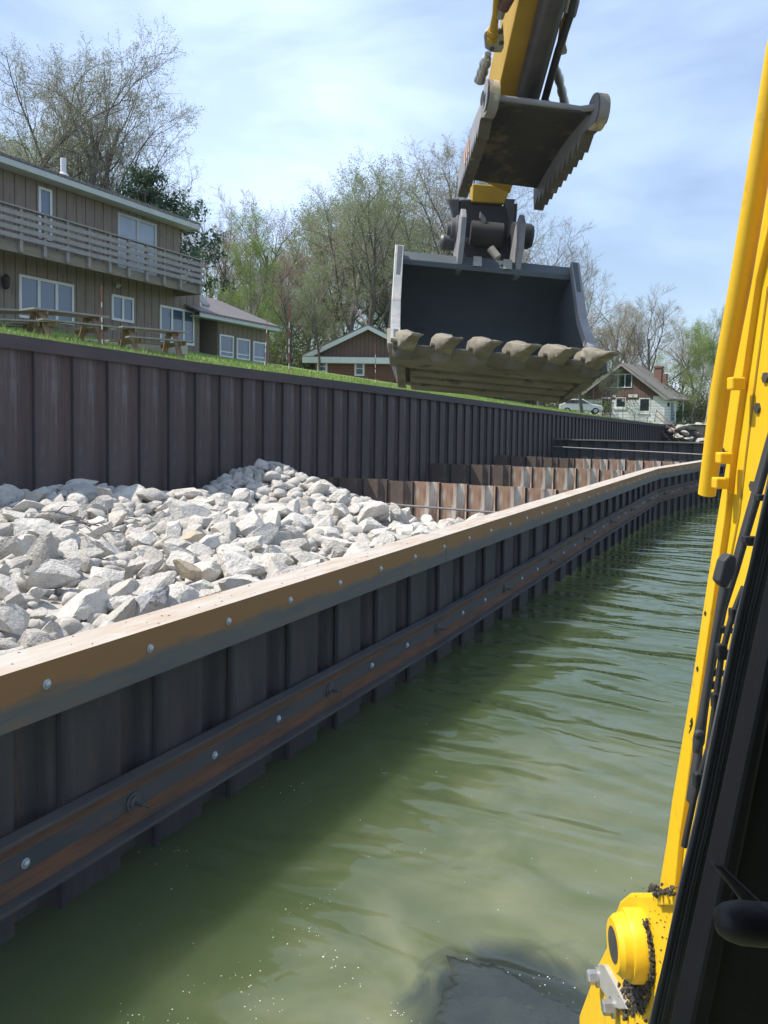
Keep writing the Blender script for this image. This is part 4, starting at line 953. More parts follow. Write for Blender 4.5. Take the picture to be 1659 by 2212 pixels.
# ------------------------------------------------------------------ things on the bank
def stake(bx, by, tx, ty, X, label):
    p = onX(bx, by, X); p.z = ground(p.x, p.y) - .1; q = onX(tx, ty, X)
    root = thing('marker_stake', label, 'stake', p, group='red and white marker stakes', world=True)
    n = 9
    mb = MB(); mb.tube([p, q], .011, 8); st = mb.build('pole', M['red'], root, smooth=40)
    for i in (1, 3, 4, 6):
        a, b = p.lerp(q, (i + .1) / n), p.lerp(q, (i + .75) / n); mb = MB(); mb.tube([a, b], .0122, 8); mb.build('white_band', M['white'], st, smooth=40)
stake(221, 745, 219, 617, -15.2, 'red and white stake in front of the two-storey house')
stake(571, 762, 578, 680, -16.0, 'thin red stake before the windows of the low wing')
stake(624, 797, 625, 656, -14.5, 'tallest red and white stake, standing in front of the trees')
stake(811, 818, 811, 742, -15.5, 'thin red stake in front of the brown gable building')
def picnic(p, ang, label, L_=2.1, top_z=.76):
    t = thing('picnic_table', label, 'picnic table', p, ang, 'picnic tables on the bank')
    mb = MB()
    for k in range(5): mb.bb(-L_ / 2, L_ / 2, -.40 + k * .165, -.40 + k * .165 + .145, top_z - .045, top_z)
    mb.build('table_top', M['greywood'], t)
    for s in (-1, 1):
        mb = MB(); mb.bb(-L_ / 2, L_ / 2, s * .70 - .13, s * .70 + .13, .42, .46); mb.build('bench_seat', M['greywood'], t)
        x = s * (L_ / 2 - .32)
        mb = MB()
        for w_ in (-1, 1):
            mb.bar((x, w_ * .18, top_z - .05), (x, w_ * .62, -.12), .04, .16, (1, 0, 0))
        mb.bar((x + .05, -.80, .38), (x + .05, .80, .38), .04, .12); mb.bar((x + .05, -.38, top_z - .09), (x + .05, .38, top_z - .09), .04, .09)
        mb.build('leg', M['tanwood'], t)
def seat_on(px, py, d, ang, label, **k):
    p = V(px, py, d); p.z -= .76; picnic(p, ang, label, **k)
seat_on(140, 676, 20.5, TH + math.radians(52 + 0), 'weathered picnic table seen end on, middle one of the three on the bank')
seat_on(25, 671, 20.2, TH + math.radians(14), 'weathered picnic table cut by the left edge of the picture')
seat_on(325, 712, 22.0, TH + math.radians(40), 'weathered picnic table nearest the low wing, standing by a concrete slab', L_=1.9)
p = V(275, 727, 23.5); p.z = ground(p.x, p.y)
mb = MB(); mb.bb(-1.6, 1.6, -.8, .8, -.2, .10); o = mb.build('concrete_slab', M['concrete'], bevel=.01, loc=p); o.rotation_euler.z = TH + .5; tag(o, 'pale concrete slab lying in the grass by the picnic table', 'slab')
# far shore: car, stairs, stone blocks, pots, chairs
ca = thing('parked_car', 'white hatchback parked beside the white house, half behind the grass', 'car', (0, 0, 0), math.radians(18))
cp = V(*c6(215, 1450), 78); ca.location = (cp.x, cp.y, ground(cp.x, cp.y) + .0)
body = [(-2.1, .35), (-2.1, .95), (-1.75, 1.02), (-1.2, 1.45), (.15, 1.48), (1.0, 1.0), (1.9, .85), (2.1, .62), (2.08, .35)]
mb = MB(); mb.prism([(x, -.85, z) for x, z in body], (0, 1.7, 0)); mb.build('body', M['carpaint'], ca, bevel=.08)
for s in (-1, 1):
    mb = MB(); mb.prism([(x, s * .852, z) for x, z in ((-1.55, 1.04), (-1.1, 1.38), (.1, 1.40), (.78, 1.02))], (0, s * .008, 0)); mb.build('side_window', M['darkglass'], ca)
    for x in (-1.35, 1.35):
        mb = MB(); mb.lathe((x, s * .68, .32), (0, s, 0), [(0, .32), (.18, .32), (.19, .26)], 18); w = mb.build('wheel', M['tyre'], ca, smooth=40)
        mb = MB(); mb.lathe((x, s * .86, .32), (0, s, 0), [(0, .2), (.02, .19), (.021, .05)], 12); mb.build('rim', M['galv'], w)
mb = MB(); mb.prism([(.22, -.7, 1.455), (.95, -.76, 1.04), (.95, .76, 1.04), (.22, .7, 1.455)], (.03, 0, .03)); mb.build('windscreen', M['darkglass'], ca)
rs_ = thing('stair_rail', 'rusty pipe handrail and steps going down the bank at the end of the tall wall', 'stairs', (0, 0, 0), world=True)
P6 = lambda x, y, d: V(*c6(x, y), d)
for dd in (0, 1.1):
    mb = MB(); a, b, c, d = P6(1000, 1432, 86 + dd), P6(1195, 1610, 83 + dd), P6(1185, 1725, 83 + dd), P6(980, 1555, 86 + dd)
    mb.tube([d, a, b, c], .055, 6); mb.tube([a.lerp(d, .45), b.lerp(c, .45)], .045, 6); mb.tube([P6(975, 1575, 86 + dd), P6(1140, 1745, 83 + dd)], .05, 6); mb.build('handrail', M['rustpipe'], rs_)
for k in range(6):
    t = k / 6; mb = MB(); a = P6(985 + 150 * t, 1580 + 150 * t, 86 - 3 * t); b = a + HF * 1.1 + HR * .1; mb.bar(a, b, .28, .05); mb.build('step', M['greywood'], rs_)
r_ = random.Random(3); kk = 0
for (x, y, w_, h_) in ((1240, 1610, 95, 75), (1345, 1615, 105, 65), (1460, 1600, 120, 70), (1570, 1610, 100, 70), (1300, 1665, 70, 45), (1420, 1680, 130, 60), (1530, 1690, 100, 60), (1200, 1700, 70, 60), (1330, 1730, 120, 40), (1460, 1745, 110, 45), (1130, 1650, 70, 60), (1080, 1590, 60, 45), (1250, 1715, 60, 40), (1600, 1690, 80, 60)):
    p = P6(x, y, 87 + r_.uniform(-.8, .8) - (y - 1600) * .012); s = 87 / 1703 / 4.1475 / 1.157
    v = rockv(700 + kk, ICO3, 12); v = v / np.abs(v).max(0) * np.array([w_ * s * .62, .8, h_ * s * .62]); kk += 1
    o = link('stone_block', rawmesh('stone_block', v, ICO3[1], [M['stone']]), None, p); o.rotation_euler.z = TH + r_.uniform(-.2, .2)
    tag(o, 'rough grey stone block in the stacked bank beyond the dark cross wall', 'stone', 'stone blocks of the far bank')
mb = MB(); mb.prism([(-13.6, END_Y + .55, -1), (60, END_Y + .55, -1), (60, END_Y + .55, 2.98), (-13.6, END_Y + .55, 2.98)], (0, .5, 0)); tag(mb.build('bank_face', M['soil']), kind='structure')
def lowpost(x, y0, y1, d, label, lamp=True):
    p = P6(x, y1, d); q = P6(x, y0, d); p.z = ground(p.x, p.y) - .1 if p.x < WALL_X else 3.0
    t = thing('garden_lamp' if lamp else 'thin_post', label, 'lamp' if lamp else 'post', p, world=True)
    mb = MB(); mb.tube([p, q], .035, 6); mb.build('post', M['rustpipe' if not lamp else 'steel'], t)
    if lamp: mb = MB(); mb.lathe(q, ZZ, [(-.02, .06), (.06, .16), (.24, .12), (.30, .02)], 8); mb.build('lantern', M['brightsteel'], t)
lowpost(653, 1345, 1490, 88, 'slim garden lamp in front of the left lower window of the white house')
lowpost(350, 1200, 1440, 80, 'thin bare post right of the parked car', False)
lowpost(440, 1255, 1445, 84, 'thin bare post before the door of the white house', False)
lowpost(775, 1480, 1512, 89, 'short path lamp below the right lower window of the white house')
lowpost(905, 1520, 1545, 90, 'short path lamp nearest the stair rail')
p = P6(1027, 1500, 92); pot = thing('plant_pot', 'potted bushy plant at the corner of the white house', 'plant', p, world=False)
mb = MB(); mb.lathe((0, 0, -.3), ZZ, [(0, .22), (.35, .32), (.36, .24)], 12); mb.build('pot', M['rustpipe'], pot)
tp_ = [tuple(v) for v in np.random.default_rng(2).normal(size=(300, 3)) * .2 + np.array([0, 0, .35])]; lv, lf = leaves(tp_, 2, .09, 2, .05); link('foliage', rawmesh('foliage', lv, lf, [M['leafbrush']]), pot)
for i, (x, lab) in enumerate(((1165, 'dark garden chair on the porch of the white house, nearer the corner'), (1222, 'dark garden chair on the porch, farther from the corner'))):
    p = P6(x, 1540, 96); p.z = 3.05; t = thing('garden_chair', lab, 'chair', p, TH - .6, 'porch chairs')
    mb = MB(); mb.bb(-.28, .28, -.28, .28, .40, .45); mb.build('seat', M['black'], t)
    mb = MB()
    for k in range(5): mb.bb(-.27 + k * .12, -.21 + k * .12, .24, .28, .45, 1.05)
    mb.bb(-.28, .28, .236, .284, 1.05, 1.1); mb.build('backrest', M['black'], t)
    for sx_ in (-.25, .25):
        for sy_ in (-.25, .25): mb = MB(); mb.bb(sx_ - .025, sx_ + .025, sy_ - .025, sy_ + .025, 0, .40); mb.build('leg', M['black'], t)
# ------------------------------------------------------------------ the excavator
ex = thing('excavator', 'yellow excavator seen from its own cab, bucket and thumb raised over the seawall', 'excavator', (.35, -.4, 1.9), world=True)
q3 = lambda x, y: ((1400 + x / 3.19) / 1.15732, (2100 + y / 3.19) / 1.15732)       # pivot close-up
q5 = lambda x, y: ((1600 + x / 2.458) / 1.15732, (1100 + y / 2.458) / 1.15732)     # boom close-up
q2 = lambda x, y: ((1650 + x / 3.685) / 1.15732, (700 + y / 3.685) / 1.15732)
q4 = lambda x, y: ((1050 + x / 3.0164) / 1.15732, (y / 3.0164) / 1.15732)
qs = lambda x, y: ((1180 + x / 5.53) / 1.15732, (y / 5.53) / 1.15732)
qt = lambda x, y: ((1130 + x / 4.046) / 1.15732, (180 + y / 4.046) / 1.15732)
BX = .65
# boom: web plate, raised flange along its front edge, seen from the left
web = [onR(*p, BX) for p in [(1800, -60), (1700, 250), q2(925, 0), q2(700, 1600), q2(640, 2212), q5(300, 1600), q5(250, 2212), q3(905, 210), q3(880, 440), q3(1200, 900), q3(1500, 0), (1900, 1200), (2100, 300), (2150, -60)]]
mb = MB(); mb.prism(web, HR * .22); boom = mb.build('boom', M['yellow'], ex, bevel=.004)
fl = [onR(*p, BX - .012) for p in [(1795, -60), (1715, 150), q2(848, 0), q2(620, 1600), q2(520, 2212), q5(305, 1563), q5(195, 2212), q3(850, 0), q3(800, 300), q3(770, 520), q3(900, 520), q3(945, 30), q5(275, 2212), q5(362, 1563), q2(592, 2212), q2(655, 1600), q2(882, 0), (1740, 150), (1825, -60)]]
mb = MB(); mb.prism(fl, HR * .02); mb.build('flange', M['yellow'], boom, bevel=.003)
for pts_ in ([(318, 1705), (306, 1728), (312, 1745), (300, 1760), (310, 1765), (298, 1800), (312, 1775), (322, 1740)], [(352, 1390), (344, 1400), (349, 1425), (356, 1410)], [(398, 1050), (392, 1066), (398, 1082), (404, 1062)]):
    mb = MB(); mb.prism([onR(*q5(*p), BX - .0135) for p in pts_], HR * .003); mb.build('paint_chip', M['black'], boom)
mb = MB(); mb.tube([onR(*p, BX + .0) for p in [q2(1000, 60), q2(900, 800), q2(800, 1600), q2(735, 2150), q5(420, 1450)]], .003, 6); mb.build('weld_seam', M['yellowold'], boom, smooth=50)
for (x, y) in ((980, 900), (905, 1180), (860, 1900)):
    c_ = onR(*q2(x, y), BX); mb = MB(); mb.lathe(c_, -HR, [(0, .010), (.004, .010), (.0042, .004)], 6); mb.build('cover_bolt', M['steel'], boom)
# rounded guard tube in front of it
mb = MB()
gp = [(1795, -350), (1681, 103), (1645, 330), q2(745, 0), q2(560, 1000), q2(432, 1975)]
mb.tube([onR(*p, BX - .02) for p in gp], [.0185, .0185, .0185, .0185, .018, .0165], 20)
mb.build('guard_tube', M['yellow'], ex, smooth=50)
for a, b in ((900, 1010), (1590, 1690), (1820, 1920)):
    cpt = onR(*q2(700 - (a - 900) * .16, (a + b) / 2), BX - .03); mb = MB(); mb.box(cpt, (HF * .012, HR * .012, ZZ * (b - a) / 3.685 / 1.157 / 1703 * .75)); mb.build('bracket', M['yellow'], boom, bevel=.003)
mb = MB(); mb.prism([onR(*p, BX + .045) for p in [(1800, -350), (1690, 103), q2(760, 0), q2(600, 1000), q2(545, 1500), q2(600, 1590), q2(760, 1590), q2(980, 0), (1860, -350)]], HR * .05); mb.build('underside_plate', M['yellow'], boom, bevel=.004)
# upper boom overhead, out to the stick
st_top = V(*q4(845, -420), 3.45)
pu = [onR(1800, -60, BX + .11) , onR(2000, -900, BX + .11), st_top + HF * -.5 + ZZ * .75 + HR * .0, st_top + ZZ * .35 + HF * .1]
mb = MB()
for a, b in zip(pu[:-1], pu[1:]): mb.bar(a, b, .24, .38)
mb.build('upper_boom', M['yellow'], ex)
# pivot foot with its pin
foot = [onR(*q3(*p), BX - .0) for p in [(870, 420), (545, 420), (472, 482), (446, 552), (405, 610), (375, 720), (366, 850), (300, 985), (150, 1390), (150, 1700), (760, 1700), (1100, 1500), (1200, 900)]]
mb = MB(); mb.prism(foot, HR * .26); ft = mb.build('boom_foot', M['yellow'], ex, bevel=.010)
oc = onR(*q3(420, 835), BX - .075); CA = -HR
rr = 215 / 3.19 / 1.157 / 1703 * (oc - CAM).dot(FW)
mb = MB(); mb.lathe(oc + HR * .078, CA, [(0, rr * 1.22), (.040, rr * 1.22), (.047, rr * 1.17), (.047, rr * 1.08), (.066, rr * 1.02), (.077, rr * .88), (.077, rr * .60)], 48); col_ = mb.build('pin_collar', M['yellow'], ft, smooth=28)
mb = MB(); mb.lathe(oc + HR * .03, CA, [(0, rr * .61), (.0300, rr * .61), (.0303, rr * .55)], 32); mb.build('pin', M['steel'], col_, smooth=30)
lp = [onR(*q3(*p), BX - .012) for p in [(300, 990), (350, 995), (520, 1310), (535, 1350), (470, 1350), (420, 1330), (320, 1180), (300, 1100)]]
mb = MB(); mb.prism(lp, HR * .014); lk = mb.build('lock_plate', M['zinc'], ft, bevel=.002)
for (x, y) in ((300, 1095), (425, 1335)):
    b0 = onR(*q3(x, y), BX - .012); mb = MB(); mb.lathe(b0, CA, [(0, .026), (.006, .026), (.0062, .010)], 20); mb.lathe(b0 + CA * .006, CA, [(0, .0195), (.020, .0195), (.024, .016), (.0242, .006)], 6); mb.build('hex_bolt', M['brightsteel'], lk)
gv, gf, gn = [], [], 0
r = np.random.default_rng(9)
def blob(p, s):
    global gn
    v = rockv(int(r.integers(1000)), ICO2, 5); v += r.normal(size=v.shape) * .10
    v = v * s * np.array([1, 1, 1]) + np.array(p); gv.append(v); gf.append(ICO2[1] + gn); gn += len(v)
for k in range(260):
    x, y = (r.normal(590, 55), r.normal(1230, 80)); blob(onR(*q3(x, y), BX - .002 - .008 * r.random()), r.uniform(.0015, .006))
for k in range(260):
    a_ = math.radians(r.uniform(-100, 75)); q_ = rr * (1.25 + abs(r.normal()) * .05)
    blob(oc + HR * (.073 - .01 * r.random()) + (-HF * math.cos(a_) + ZZ * math.sin(a_)) * q_, r.uniform(.0012, .0042))
for k in range(70): blob(onR(*q3(r.normal(820, 60), r.normal(410, 18)), BX - .006 - .02 * r.random()), r.uniform(.0015, .005))
for k in range(26): blob(onR(*q3(r.normal(735, 14), r.normal(385, 12)), BX - .02), r.uniform(.002, .005))
for k in range(60): blob(onR(*q3(r.uniform(500, 880), r.uniform(380, 1100)), BX - .002), r.uniform(.0008, .002))
off = np.array(ex.location[:]); me = rawmesh('grease', np.vstack(gv) - off, np.vstack(gf), [M['grease']]); tag(link('grease', me, ft), kind='stuff')

# stick, from the coupler up past the top of the picture
sb, st = V(*q4(735, 1560), 4.92), V(*q4(1000, -560), 3.30)
sd = (st - sb).normalized()
_a = ray(785, 765).normalized(); _w = (RT * math.cos(math.radians(5.3)) - UP * math.sin(math.radians(5.3))); WB = (_w - _a * _w.dot(_a)).normalized(); AB = _a; UB = WB.cross(AB)
_ws = WB * math.cos(math.radians(9)) + AB * math.sin(math.radians(9)); sw_ = (_ws - sd * _ws.dot(sd)).normalized(); sn = sd.cross(sw_)
if sn.dot(CAM - sb) < 0: sn = -sn                              # towards the eye
def on_stick(x, y):                                            # picture point on the stick's near face
    return onPl(x, y, sb, sn)
L_E = [on_stick(*q4(600, 640)), on_stick(*q4(745, 0))]
left_edge = lambda t: L_E[0].lerp(L_E[1], t)
def sticksec(t):
    a = on_stick(*q4(600 - (-640 + 0) * 0, 640)).lerp(on_stick(*q4(745, 0)), t); b = on_stick(*q4(905, 700)).lerp(on_stick(*q4(1112, 0)), t); return a, b
secs = [sticksec(t) for t in (-1.45, 0, 1, 2.6)]
mb = MB()
for a, b in secs: mb.v += [tuple(a), tuple(b), tuple(b - sn * .30), tuple(a - sn * .30)]
for i in range(3):
    for k in range(4): mb.f.append((i * 4 + k, i * 4 + (k + 1) % 4, i * 4 + 4 + (k + 1) % 4, i * 4 + 4 + k)); mb.m.append(0)
mb.f += [(3, 2, 1, 0), (12, 13, 14, 15)]; mb.m += [0, 0]
stick = mb.build('stick', M['yellowold'], ex, bevel=.006)
cy0, cy1 = on_stick(*q4(782, 790)), on_stick(*q4(985, 0))
rc0 = .062
mb = MB(); mb.tube([cy0.lerp(cy1, -.25) + sn * .035, cy0.lerp(cy1, 2.3) + sn * .035], rc0, 24); mb.build('thumb_cylinder', M['cyl'], stick, smooth=40)
mb = MB(); mb.tube([on_stick(*q4(915, 800)) + sn * .03, on_stick(*q4(950, 640)) + sn * .05, on_stick(*q4(1040, 330)) + sn * .04, on_stick(*q4(1135, 60)) + sn * .03, on_stick(*q4(1180, -160)) + sn * .02], .020, 10); hz_ = mb.build('hydraulic_hose', M['hose'], stick, smooth=50)
mb = MB(); mb.tube([on_stick(*q4(905, 805)) + sn * .032, on_stick(*q4(940, 715)) + sn * .05], .026, 12); mb.build('hose_fitting', M['brightsteel'], hz_, smooth=40)
mb = MB(); mb.tube([on_stick(*q4(1112, 60)) + sn * .0, on_stick(*q4(1150, -120))], .036, 12); mb.build('hose_fitting', M['brightsteel'], hz_, smooth=40)
# auxiliary lines on the left side
mb = MB(); mb.tube([on_stick(*qs(280, 560)), on_stick(*qs(300, 380)), on_stick(*qs(330, 180)), on_stick(*qs(345, -60)), on_stick(*qs(370, -300))], [.022, .020, .017, .017, .017], 12); lp_ = mb.build('auxiliary_pipe', M['yellowold'], stick, smooth=50)
for a in ((278, 530), (290, 440)):
    mb = MB(); p = on_stick(*qs(*a)); mb.lathe(p - sd * .012, sd, [(0, .026), (.024, .026)], 12); mb.build('pipe_collar', M['yellowold'], lp_, smooth=30)
mb = MB(); o1 = on_stick(*qs(420, 90)) + sn * .01; o2 = on_stick(*qs(560, -160)) + sn * .01; mb.tube([on_stick(*qs(385, 215)) + sn * .01, o1], .020, 8); f1 = mb.build('hose_fitting', M['brightsteel'], stick, smooth=30)
mb = MB(); mb.tube([o1, o2], .030, 12); mb.build('coupling', M['brass'], f1, smooth=40)
br = [on_stick(*qs(*p)) - sn * .01 for p in [(185, 470), (240, 425), (400, 420), (430, 330), (445, 560), (440, 690), (405, 752), (260, 745), (180, 690), (165, 520)]]
mb = MB(); mb.prism(br, -sn * .02); bk = mb.build('zinc_bracket', M['zinc'], stick, bevel=.004)
for p, r_h in (((280, 690), .011), ((395, 455), .014), ((410, 610), .014)):
    mb = MB(); c_ = on_stick(*qs(*p)) - sn * .0085; mb.lathe(c_, sn, [(0, r_h), (.002, r_h), (.0022, r_h * .3)], 6 if p[0] > 300 else 14); mb.build('bracket_bolt', M['steel'], bk)
def coupler(pts, rad, label_mat):
    mb = MB(); P_ = [on_stick(*qs(*p)) for p in pts]; n = len(P_); path, rs = [], []
    rib = [1, 1, .8, .8, 1, 1, .82, .82, 1, 1, .85, .95, 1.0, 1.0]
    a, b = P_[0], P_[-1]
    for i, k in enumerate(rib):
        t = i / (len(rib) - 1); path.append(a.lerp(b, t)); rs.append(rad * k * (.55 if t < .12 else 1))
    mb.tube(path, rs, 16); return mb.build('quick_coupling', M[label_mat], stick, smooth=25)
coupler([(225, 740), (105, 1120)], .030, 'brightsteel')
coupler([(1160, 900), (1285, 1450)], .024, 'brightsteel')
br = [on_stick(*qs(*p)) - sn * .06 for p in [(1210, 690), (1290, 640), (1335, 830), (1325, 870), (1255, 888), (1165, 870)]]
mb = MB(); mb.prism(br, -sn * .02); mb.build('zinc_bracket', M['zinc'], stick, bevel=.004)
mb = MB(); mb.tube([on_stick(*qs(1255, 680)) - sn * .05, on_stick(*qs(1300, 460)) - sn * .05, on_stick(*qs(1345, 260)) - sn * .05, on_stick(*qs(1380, 60)) - sn * .05, on_stick(*qs(1410, -160)) - sn * .05], [.022, .026, .018, .018, .018], 12); mb.build('auxiliary_pipe', M['yellowold'], stick, smooth=40)
mb = MB(); mb.tube([on_stick(*qs(1380, 290)) - sn * .04, on_stick(*qs(1410, 120)) - sn * .04, on_stick(*qs(1420, -80)) - sn * .04], [.026, .030, .030], 8); mb.build('coupling', M['steel'], stick)

# thumb: two serrated side plates joined by one weathered plate
tl, tr_, bl, br_ = V(*qt(385, 325), 3.83), V(*qt(1470, 455), 3.88), V(*qt(115, 1130), 4.68), V(*qt(905, 1230), 4.77)
tw = ((tr_ - tl).normalized() + (br_ - bl).normalized()).normalized()
tm, bm_ = (tl + tr_) / 2, (bl + br_) / 2
tlg = (tm - bm_); TL_ = tlg.length; tlg.normalize(); tn = tw.cross(tlg).normalized()
if tn.dot(CAM - tm) < 0: tn = -tn
mb = MB(); N1, N2 = 14, 10; gridp = []
for i in range(N1 + 1):
    t = i / N1
    for j in range(N2 + 1):
        u = j / N2; p = bl.lerp(br_, u).lerp(tl.lerp(tr_, u), t)
        gridp.append(p - tn * (.03 + .035 * math.sin(math.pi * min(1, t * 1.02)) - .02 * (t > .93)))
for sgn in (0, 1): mb.v += [tuple(p - tn * .025 * sgn) for p in gridp]
W_ = N2 + 1; NN = len(gridp)
for i in range(N1):
    for j in range(N2):
        a = i * W_ + j; mb.f.append((a, a + 1, a + W_ + 1, a + W_)); mb.f.append((NN + a, NN + a + W_, NN + a + W_ + 1, NN + a + 1))
for i in range(N1):
    for j in (0, N2): a = i * W_ + j; mb.f.append((a, a + W_, NN + a + W_, NN + a))
for j in range(N2):
    for i in (0, N1): a = i * W_ + j; mb.f.append((a, a + 1, NN + a + 1, NN + a))
mb.m = [0] * len(mb.f)
th = mb.build('thumb', M['thumb'], ex, smooth=30)
mb = MB(); mb.tube([tl - tn * .035 + tlg * .0, tl.lerp(tr_, .5) - tn * .035, tl.lerp(tr_, .84) - tn * .035 - tlg * .01, tr_ - tn * .02 + tlg * .06], .016, 10); mb.build('edge_bar', M['sidesteel'], th, smooth=50)
for (x, y) in ((632, 912), (612, 962)):
    c_ = onPl(*qt(x, y), bm_.lerp(tm, .3) - tn * .07, tn); mb = MB(); mb.lathe(c_, tn, [(0, .012), (.006, .010), (.008, .003)], 10); mb.build('grease_nipple', M['brightsteel'], th, smooth=40)
def sideplate(b, t, sgn, ext):
    b = b - (t - b).normalized() * ext
    ax = (t - b); Ls = ax.length; ax.normalize(); th_ = .062; side = tw * sgn
    nst = 10; out_ = [b - tn * (.10 if sgn < 0 else .27), b + tn * .0]
    for k in range(nst):
        u0 = .02 + .86 * k / nst; u1 = .02 + .86 * (k + 1) / nst
        out_ += [b + ax * Ls * u0 + tn * .085, b + ax * Ls * (u1 - .002) + tn * .028]
    c_ = t + ax * .01 - tn * .02; R_ = .085
    for k in range(13):
        a = math.radians(62 - 18 * k); out_.append(c_ + (tn * math.sin(a) + ax * math.cos(a)) * R_)
    out_ += [b + ax * Ls * .6 - tn * (.10 if sgn < 0 else .13)]
    mb = MB(); mb.prism([p - side * th_ / 2 for p in out_], side * th_, 0, 1)
    return mb.build('side_plate', [M['sidesteel'], M['thumbtooth']], th, bevel=.003)
s1 = sideplate(bl, tl, -1, .02); s2 = sideplate(br_, tr_, 1, .07)
for (t, sgn, sp) in ((tl, -1, s1), (tr_, 1, s2)):
    ax = (t - (bl if sgn < 0 else br_)).normalized(); c_ = t + ax * .01 - tn * .02
    mb = MB(); mb.lathe(c_ - tw * .04, tw, [(.012, .074), (.015, .0865), (.064, .0865), (.067, .074)], 30); k_ = mb.build('tip_knob', M['knob'], sp, smooth=30)
    mb = MB(); mb.lathe(c_ + tw * sgn * .041, tw * sgn, [(0, .034), (.002, .034), (.0022, .01)], 20); mb.build('hole', M['slot'], k_)

for k in range(3):
    u = .34 + k * .075; c_ = bl.lerp(tl, u) - tw * .034 - tn * .02; ax = (tl - bl).normalized()
    mb = MB(); mb.prism([c_ - ax * .055 - tn * .05, c_ - ax * .030 - tn * .05, c_ + ax * .005 + tn * .045, c_ - ax * .020 + tn * .045], -tw * .003); mb.build('decal', M['decal'], s1)
# yellow stick end, coupler and linkage
mb = MB(); P_ = [V(*qt(*p), 5.0) for p in [(210, 1130), (600, 1160), (530, 1330), (200, 1310)]]; mb.prism(P_, AB * .12); mb.build('stick_end', M['yellowold'], stick, bevel=.006)
qc = lambda x, y: ((1100 + x / 5.53) / 1.15732, (480 + y / 5.53) / 1.15732)
cp_ = lambda x, y, d: V(*qc(x, y), d)
mb = MB()
mb.prism([cp_(x, y, 5.02) for x, y in [(270, 100), (440, 100), (430, 170), (900, 190), (1075, 150), (1060, 400), (1050, 930), (360, 900), (260, 640)]], AB * .2)
qk = mb.build('quick_coupler', M['coupler'], ex, bevel=.008)
mb = MB(); mb.tube([cp_(420, 560, 4.96), cp_(860, 600, 4.96)], .075, 20); mb.build('cross_tube', M['coupler'], qk, smooth=40)
mb = MB(); mb.prism([cp_(x, y, 4.90) for x, y in [(670, 480), (800, 490), (840, 540), (760, 545)]], AB * .05); mb.build('catch_plate', M['rod'], qk)
mb = MB(); mb.tube([cp_(700, 780, 4.88), cp_(800, 910, 4.86)], .026, 10); mb.build('hook_pin', M['zinc'], qk, smooth=40)
mb = MB(); mb.prism([cp_(x, y, 4.9) for x, y in [(560, 270), (640, 370), (620, 440), (555, 350)]], AB * .03); mb.build('latch', M['sidesteel'], qk)
for x0, d in ((195, 5.0), (960, 5.0)):
    mb = MB(); mb.prism([cp_(x0 + a, y, d) for a, y in [(-80, 95), (75, 95), (60, 300), (20, 640), (-40, 640), (-5, 420), (-25, 300)]], AB * .06); mb.build('link_arm', M['steel'], qk, bevel=.004)
ps = cp_(265, 520, 4.84); mb = MB(); mb.lathe(ps, -WB, [(-.02, .085), (.02, .085), (.03, .07), (.05, .065), (.055, .045), (.075, .04)], 26); mb.build('pin_boss', M['steel'], qk, smooth=30)
ps = cp_(1075, 600, 4.90); mb = MB(); mb.lathe(ps, WB, [(-.04, .078), (.07, .078), (.09, .066), (.092, .03)], 22); pb = mb.build('pin_boss', M['coupler'], qk, smooth=30)
ps = cp_(35, 690, 5.05); mb = MB(); mb.lathe(ps, -WB, [(-.2, .05), (.0, .05), (.015, .04), (.02, .012)], 18); mb.build('pin_boss', M['steel'], qk, smooth=30)

# bucket
LC = V(1074, 771, 4.0); HW = .505
def bp(w, a, u): return LC + WB * (w + max(0, -u) * .40) + AB * a + UB * u
prof = [(0, 0), (.30, -.066), (.60, -.130), (.84, -.182), (.98, -.192), (1.09, -.12), (1.14, .03), (1.11, .20), (1.02, .36), (.89, .47), (.74, .53)]
inn = []
for i, (a, u) in enumerate(prof):
    p0 = prof[max(i - 1, 0)]; p1 = prof[min(i + 1, len(prof) - 1)]; d = Vector((p1[0] - p0[0], p1[1] - p0[1])).normalized(); inn.append((a - d.y * .025, u + d.x * .025))
mb = MB(); outl = prof + inn[::-1]
mb.prism([bp(-HW, a, u) for a, u in outl], WB * 2 * HW)
bk_ = mb.build('bucket', M['bucket'], ex, smooth=30)
edge = [(-.02, -.02), (.20, .125), (.40, .255), (.72, .585)]
sp_out = [(-.02, -.03)] + prof[1:] + [(.75, .605), (.71, .60)] + edge[1:3][::-1] + [(.02, .06)]
for sgn in (-1, 1):
    mb = MB(); mb.prism([bp(sgn * (HW + .001), a, u) for a, u in sp_out], WB * sgn * .028); pl = mb.build('side_plate', M['bucket'], bk_, bevel=.002)
    mb = MB(); e = [(.0, .045), (.20, .13), (.40, .26), (.72, .605)]
    for (a, u), (c, d) in zip(e[:-1], e[1:]): mb.prism([bp(sgn * (HW - .008), a, u), bp(sgn * (HW - .008), c, d), bp(sgn * (HW - .008), c + .03, d - .035), bp(sgn * (HW - .008), a + .03, u - .035)], WB * sgn * .05)
    mb.build('side_edge', M['buckedge' if sgn < 0 else 'sidesteel'], pl, bevel=.002)
    mb = MB(); mb.prism([bp(sgn * (HW + .028), a, u) for a, u in ((.0, .02), (.2, .10), (.42, .10), (.42, -.10), (.0, -.03))], WB * sgn * .03); mb.build('side_cutter', M['mud' if sgn < 0 else 'bucket'], pl, bevel=.004)
mb = MB(); mb.prism([bp(-HW, a, u) for a, u in ((.715, .527), (.78, .58), (.79, .50), (.715, .495))], WB * 2 * HW); mb.build('top_rail', M['bucket'], bk_, bevel=.004)
